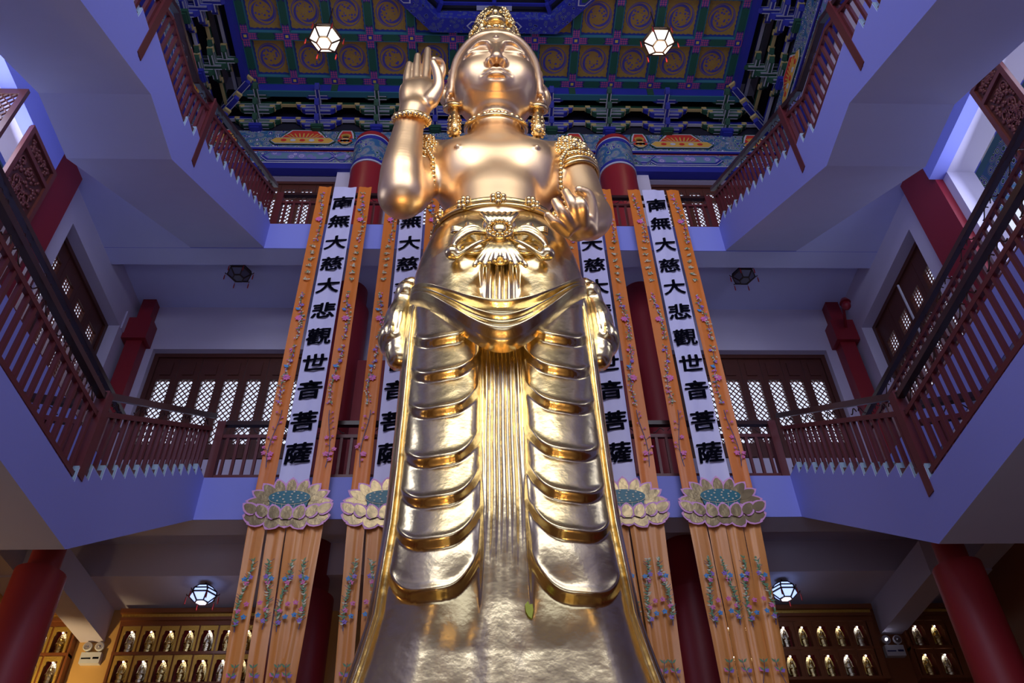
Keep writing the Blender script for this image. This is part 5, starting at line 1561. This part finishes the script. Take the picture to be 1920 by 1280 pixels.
lantern('lit white hexagonal lantern hanging under the left part of the painted ceiling', (-3.79, 9.62, 19.4), 0.36, M['lamp_white'], ZC + 0.1, 'lit ceiling lanterns', (18, (1.0, 0.72, 0.42)))
lantern('lit white hexagonal lantern hanging under the right part of the painted ceiling', (3.71, 9.58, 19.4), 0.36, M['lamp_white'], ZC + 0.1, 'lit ceiling lanterns', (18, (1.0, 0.72, 0.42)))
lantern('unlit dark hexagonal lantern with red tassels on the left of the middle gallery', (-4.87, 11.2, 13.42), 0.225, M['lamp_off'], 13.76, 'unlit gallery lanterns')
lantern('unlit dark hexagonal lantern with red tassels on the right of the middle gallery', (4.78, 11.2, 13.42), 0.225, M['lamp_off'], 13.76, 'unlit gallery lanterns')
lantern('lit bluish hexagonal lantern with red tassels under the left lower ceiling', (-4.44, 12.1, 7.37), 0.205, M['lamp_blue'], 7.58, 'lit ground floor lanterns', (2.5, (0.8, 0.8, 1.0)))
lantern('lit bluish hexagonal lantern with red tassels under the right lower ceiling', (4.38, 12.15, 7.37), 0.205, M['lamp_blue'], 7.58, 'lit ground floor lanterns', (1.5, (0.8, 0.8, 1.0)))

# ------------------------------------------------------------------ niche cabinets with small statuettes
YC = 12.9
def make_statuette(m):
    mb = MB()
    mb.lathe((0, 0, 0), [(0.055, 0), (0.05, 0.02), (0.06, 0.035), (0.05, 0.05), (0.0, 0.052)], 10)
    prof = [(0.042, 0.05), (0.055, 0.10), (0.05, 0.15), (0.035, 0.19), (0.03, 0.205), (0.0, 0.21)]
    mb.lathe((0, -0.005, 0), prof, 10, sy=0.7)
    mb.ball((0, -0.01, 0.235), (0.026, 0.024, 0.032), 8); mb.ball((0, -0.005, 0.275), (0.014, 0.014, 0.018), 6)
    out = [(0.0, 0.36), (0.035, 0.31), (0.062, 0.24), (0.07, 0.16), (0.06, 0.09), (0.045, 0.05), (-0.045, 0.05), (-0.06, 0.09), (-0.07, 0.16), (-0.062, 0.24), (-0.035, 0.31)]
    mb.prism(out, lambda a, b, t: (a, 0.03 + t, b), 0.0, 0.012)
    for p, q in zip(out, out[1:] + out[:1]): mb.tube([(p[0], 0.028, p[1]), (q[0], 0.028, q[1])], 0.007, 5)
    for sg in (-1, 1): mb.tube([(sg * 0.045, -0.01, 0.17), (sg * 0.05, -0.035, 0.13), (sg * 0.015, -0.05, 0.14)], 0.012, 6)
    o = mb.build('statuette', m)
    return o
PROTO = {k: make_statuette(M[k]) for k in ('statuette_gold', 'statuette_pale')}
USED = set()
ORD = ['first', 'second', 'third', 'fourth', 'fifth', 'sixth', 'seventh', 'eighth', 'ninth', 'tenth']
def place_statuette(x, z, label, group, pale):
    src = PROTO['statuette_pale' if pale else 'statuette_gold']
    o = src if src.name not in USED else src.copy()
    if src.name in USED: COL.objects.link(o)
    USED.add(src.name)
    o.location = (x, YC + 0.0, z)
    return tag(o, label, 'statuette', group)
def cabinet(label, xs, rows, x0, x1, where, edge, frame_mat, back_mat, ncorn=True, led=True):
    """xs: niche centres counted from the named edge; rows: floor heights"""
    t = thing('niche_cabinet', label, 'cabinet', ((x0 + x1) / 2, YC, rows[-1] - 0.1))
    w = abs(xs[1] - xs[0]) / 2; top = rows[0] + 0.42
    b = MB()
    b.box(x0, x1, YC + 0.12, YC + 0.19, rows[-1] - 0.1, top + 0.06, 1)
    for z in rows: b.box(x0, x1, YC - 0.06, YC + 0.12, z - 0.045, z, 0)
    b.box(x0, x1, YC - 0.06, YC + 0.12, top - 0.01, top + 0.06, 0)
    for x in xs: b.box(x - w - 0.012, x - w + 0.012, YC - 0.05, YC + 0.12, rows[-1], top, 0)
    b.box(max(xs) + w - 0.012, max(xs) + w + 0.012, YC - 0.05, YC + 0.12, rows[-1], top, 0)
    if min(xs) - w - x0 > 0.03: b.box(x0, min(xs) - w, YC - 0.05, YC + 0.12, rows[-1], top, 0)
    if x1 - max(xs) - w > 0.03: b.box(max(xs) + w, x1, YC - 0.05, YC + 0.12, rows[-1], top, 0)
    b.build('body', [M['cabinet_wood'], back_mat], t)
    c = MB()
    c.box(x0, x1, YC - 0.10, YC + 0.12, top + 0.06, top + 0.11, 1); c.box(x0, x1, YC - 0.07, YC + 0.12, top + 0.11, top + 0.17, 0); c.box(x0 - 0.02, x1 + 0.02, YC - 0.13, YC + 0.12, top + 0.17, top + 0.24, 1)
    for i in range(int((x1 - x0) / 0.05)): c.box(x0 + 0.05 * i, x0 + 0.05 * i + 0.03, YC - 0.078, YC - 0.07, top + 0.115, top + 0.165, 0)
    c.build('cornice', [M['niche_gold'], M['cabinet_wood']], t)
    for r, z in enumerate(rows):
        for i, x in enumerate(xs):
            f = MB(); h = rows[0] + 0.42 - rows[0] - 0.02
            # carved arch: an outer rectangle with a stepped, cusped opening
            o = w - 0.014
            outer = [(-o, 0), (-o, h), (o, h), (o, 0)]
            inn = [(o - 0.035, 0), (o - 0.035, h * 0.62), (o - 0.055, h * 0.70), (o - 0.05, h * 0.80), (o * 0.45, h * 0.83), (0, h * 0.80), (-o * 0.45, h * 0.83), (-o + 0.05, h * 0.80), (-o + 0.055, h * 0.70), (-o + 0.035, h * 0.62), (-o + 0.035, 0)]
            f.prism(outer + inn, lambda a, b2, tt: (x + a, YC - 0.05 - tt, z + b2), 0, 0.012)
            f.build('niche_frame', frame_mat, t)
            if led:
                MB().ball((x, YC - 0.02, z + h * 0.88 - 0.03), 0.013, 8).build('spotlight', M['led'], t)
            rn = ('top row', 'second row', 'third row')[r]
            place_statuette(x, z, f'shining statuette, {rn} of {where}, {ORD[i]} from {edge}', 'statuettes in the wall niches', (i * 3 + r * 5) % 4 == 0)
    return t
P = 0.296
cabinet('wooden niche cabinet with gold arches on the lower back wall left of the banners', [-5.66 + P * k for k in range(8)], [6.83, 6.37], -5.86, -3.35, 'the left cabinet', 'its left end', M['niche_gold'], M['niche_red'])
cabinet('bright gold niche cabinet in the far left corner of the ground floor', [-7.0, -6.70], [6.83, 6.37], -7.3, -6.5, 'the far left cabinet', 'the left wall', M['niche_gold'], M['niche_red'])
cabinet('dark wooden niche cabinet on the lower back wall right of the banners', [5.68 - P * k for k in range(8)], [6.80, 6.34], 3.35, 5.95, 'the right cabinet', 'its right end', M['cabinet_wood'], M['niche_red'])
cabinet('dark niche cabinet in the far right corner of the ground floor beside the column', [6.62, 6.93], [6.80, 6.34], 6.42, 7.3, 'the far right cabinet', 'the emergency light', M['cabinet_wood'], M['niche_red'])
# wall panels between the cabinets
struct(MB().box(-6.5, -5.86, YC + 0.10, 13.1, 3.0, 7.57), 'trim_5', M['wall_gold'])
struct(MB().box(5.95, 6.42, YC + 0.10, 13.1, 3.0, 7.57), 'trim_6', M['cabinet_wood'])

def emergency_light(x, z, label, lit):
    t = thing('emergency_light', label, 'emergency light', (x, YC, z))
    y = YC + 0.10
    MB().box(x - 0.15, x + 0.15, y - 0.09, y, z - 0.11, z + 0.06).build('housing', M['plastic'], t)
    d = MB(); d.box(x - 0.13, x + 0.01, y - 0.093, y - 0.09, z - 0.045, z - 0.025); d.box(x + 0.04, x + 0.13, y - 0.093, y - 0.09, z - 0.045, z - 0.015); d.build('label_strip', M['ink'] if not lit else M['dark_blue'], t)
    for k, sx in enumerate((-0.09, 0.09)):
        m = MB(); m.lathe((x + sx, y - 0.05, z + 0.06), [(0.012, 0), (0.012, 0.04)], 8)
        n = 16; c = Vector((x + sx, y - 0.06, z + 0.15)); prof = [(0.03, 0.06), (0.068, 0.0), (0.07, -0.03), (0.055, -0.035)]
        vs = [(c.x + r * math.cos(2 * PI * j / n), c.y + h, c.z + r * math.sin(2 * PI * j / n)) for r, h in prof for j in range(n)]
        m.add(vs, [(i * n + j, i * n + (j + 1) % n, (i + 1) * n + (j + 1) % n, (i + 1) * n + j) for i in range(3) for j in range(n)], 0, True)
        m.add(vs[-n:], [tuple(range(n))], 1); m.ball((c.x, c.y - 0.04, c.z), 0.02, 8, 2)
        m.build('lamp_head', [M['plastic'], M['steel'], M['led'] if (lit and k == 0) else M['steel']], t)
emergency_light(-6.19, 6.80, 'twin-headed white emergency light on the gold wall panel at lower left', False)
emergency_light(6.19, 6.78, 'twin-headed emergency light on the dark wall panel at lower right', True)

# ------------------------------------------------------------------ small fittings
t = thing('surveillance_camera', 'small red wall camera bracket beside the right corner pilaster', 'camera', (7.0, 12.1, 13.0))
MB().bar((6.95, 12.12, 12.95), (6.75, 11.6, 13.05), 0.05).build('arm', M['column_red'], t)
m = MB(); m.ball((6.78, 11.55, 12.98), (0.09, 0.09, 0.10), 10); m.lathe((6.78, 11.55, 13.05), [(0.11, 0), (0.06, 0.10), (0.0, 0.12)], 12); m.build('head', M['column_red'], t)
for i, (x, w, sd) in enumerate(((-7.05, 'left wall above the corner pilaster', -1),)):
    tag(MB().box(-7.152, -7.12, 12.0, 12.22, 12.75, 13.2).build('switch_plate', M['plaster']), 'pale flat cover plate on the left wall beside the corner pilaster', 'cover plate')
tag(MB().box(2.02, 2.16, 11.55, 11.60, 9.55, 9.80).build('switch_box', M['plastic']), 'small white switch box on the dark red panel right of the statue', 'switch box')
# dark red panelling behind the middle railing
for s, sd in ((-1, 'left'), (1, 'right')):
    a, b = sorted((s * 0.9, s * 2.5)); t = thing('red_panelling', f'dark red panelling behind the middle railing, {sd} of the statue', 'panelling', (s * 1.7, 11.6, L2))
    MB().box(a, b, 11.60, 11.68, L2, 11.6).build('board', M['column_red'], t)
    for k in range(5):
        x = a + (b - a) * (k + 0.5) / 5; MB().box(x - 0.11, x + 0.11, 11.58, 11.60, L2 + 0.2, 11.4).build('raised_panel', M['column_red'], t)

# ------------------------------------------------------------------ lamps of the place, and an added warm fill
# warm altar uplights at the foot of the statue, warm aisle lamp at the lower left
spot('altar_uplight', (-1.3, 3.6, 0.5), (-0.2, 6.7, 10.9), 620, (1.0, 0.56, 0.22), 0.6, 0.8, 0.2)
spot('altar_uplight', (1.3, 3.6, 0.5), (0.1, 6.7, 10.9), 620, (1.0, 0.56, 0.22), 0.6, 0.8, 0.2)
spot('aisle_lamp', (-6.9, 11.3, 5.1), (-6.65, 12.9, 6.55), 230, (1.0, 0.72, 0.32), 1.0, 0.9, 0.08)
for sx in (-3.6, 3.6): point('added_warm_fill', (sx, -1.9, 6.4), 22, (1.0, 0.66, 0.32), 0.2)  # unseen fill lamps added to warm the front wall mirrored in the skirt
point('corridor_lamp', (-7.0, 7.5, 4.6), 28, (1.0, 0.68, 0.30), 0.15)
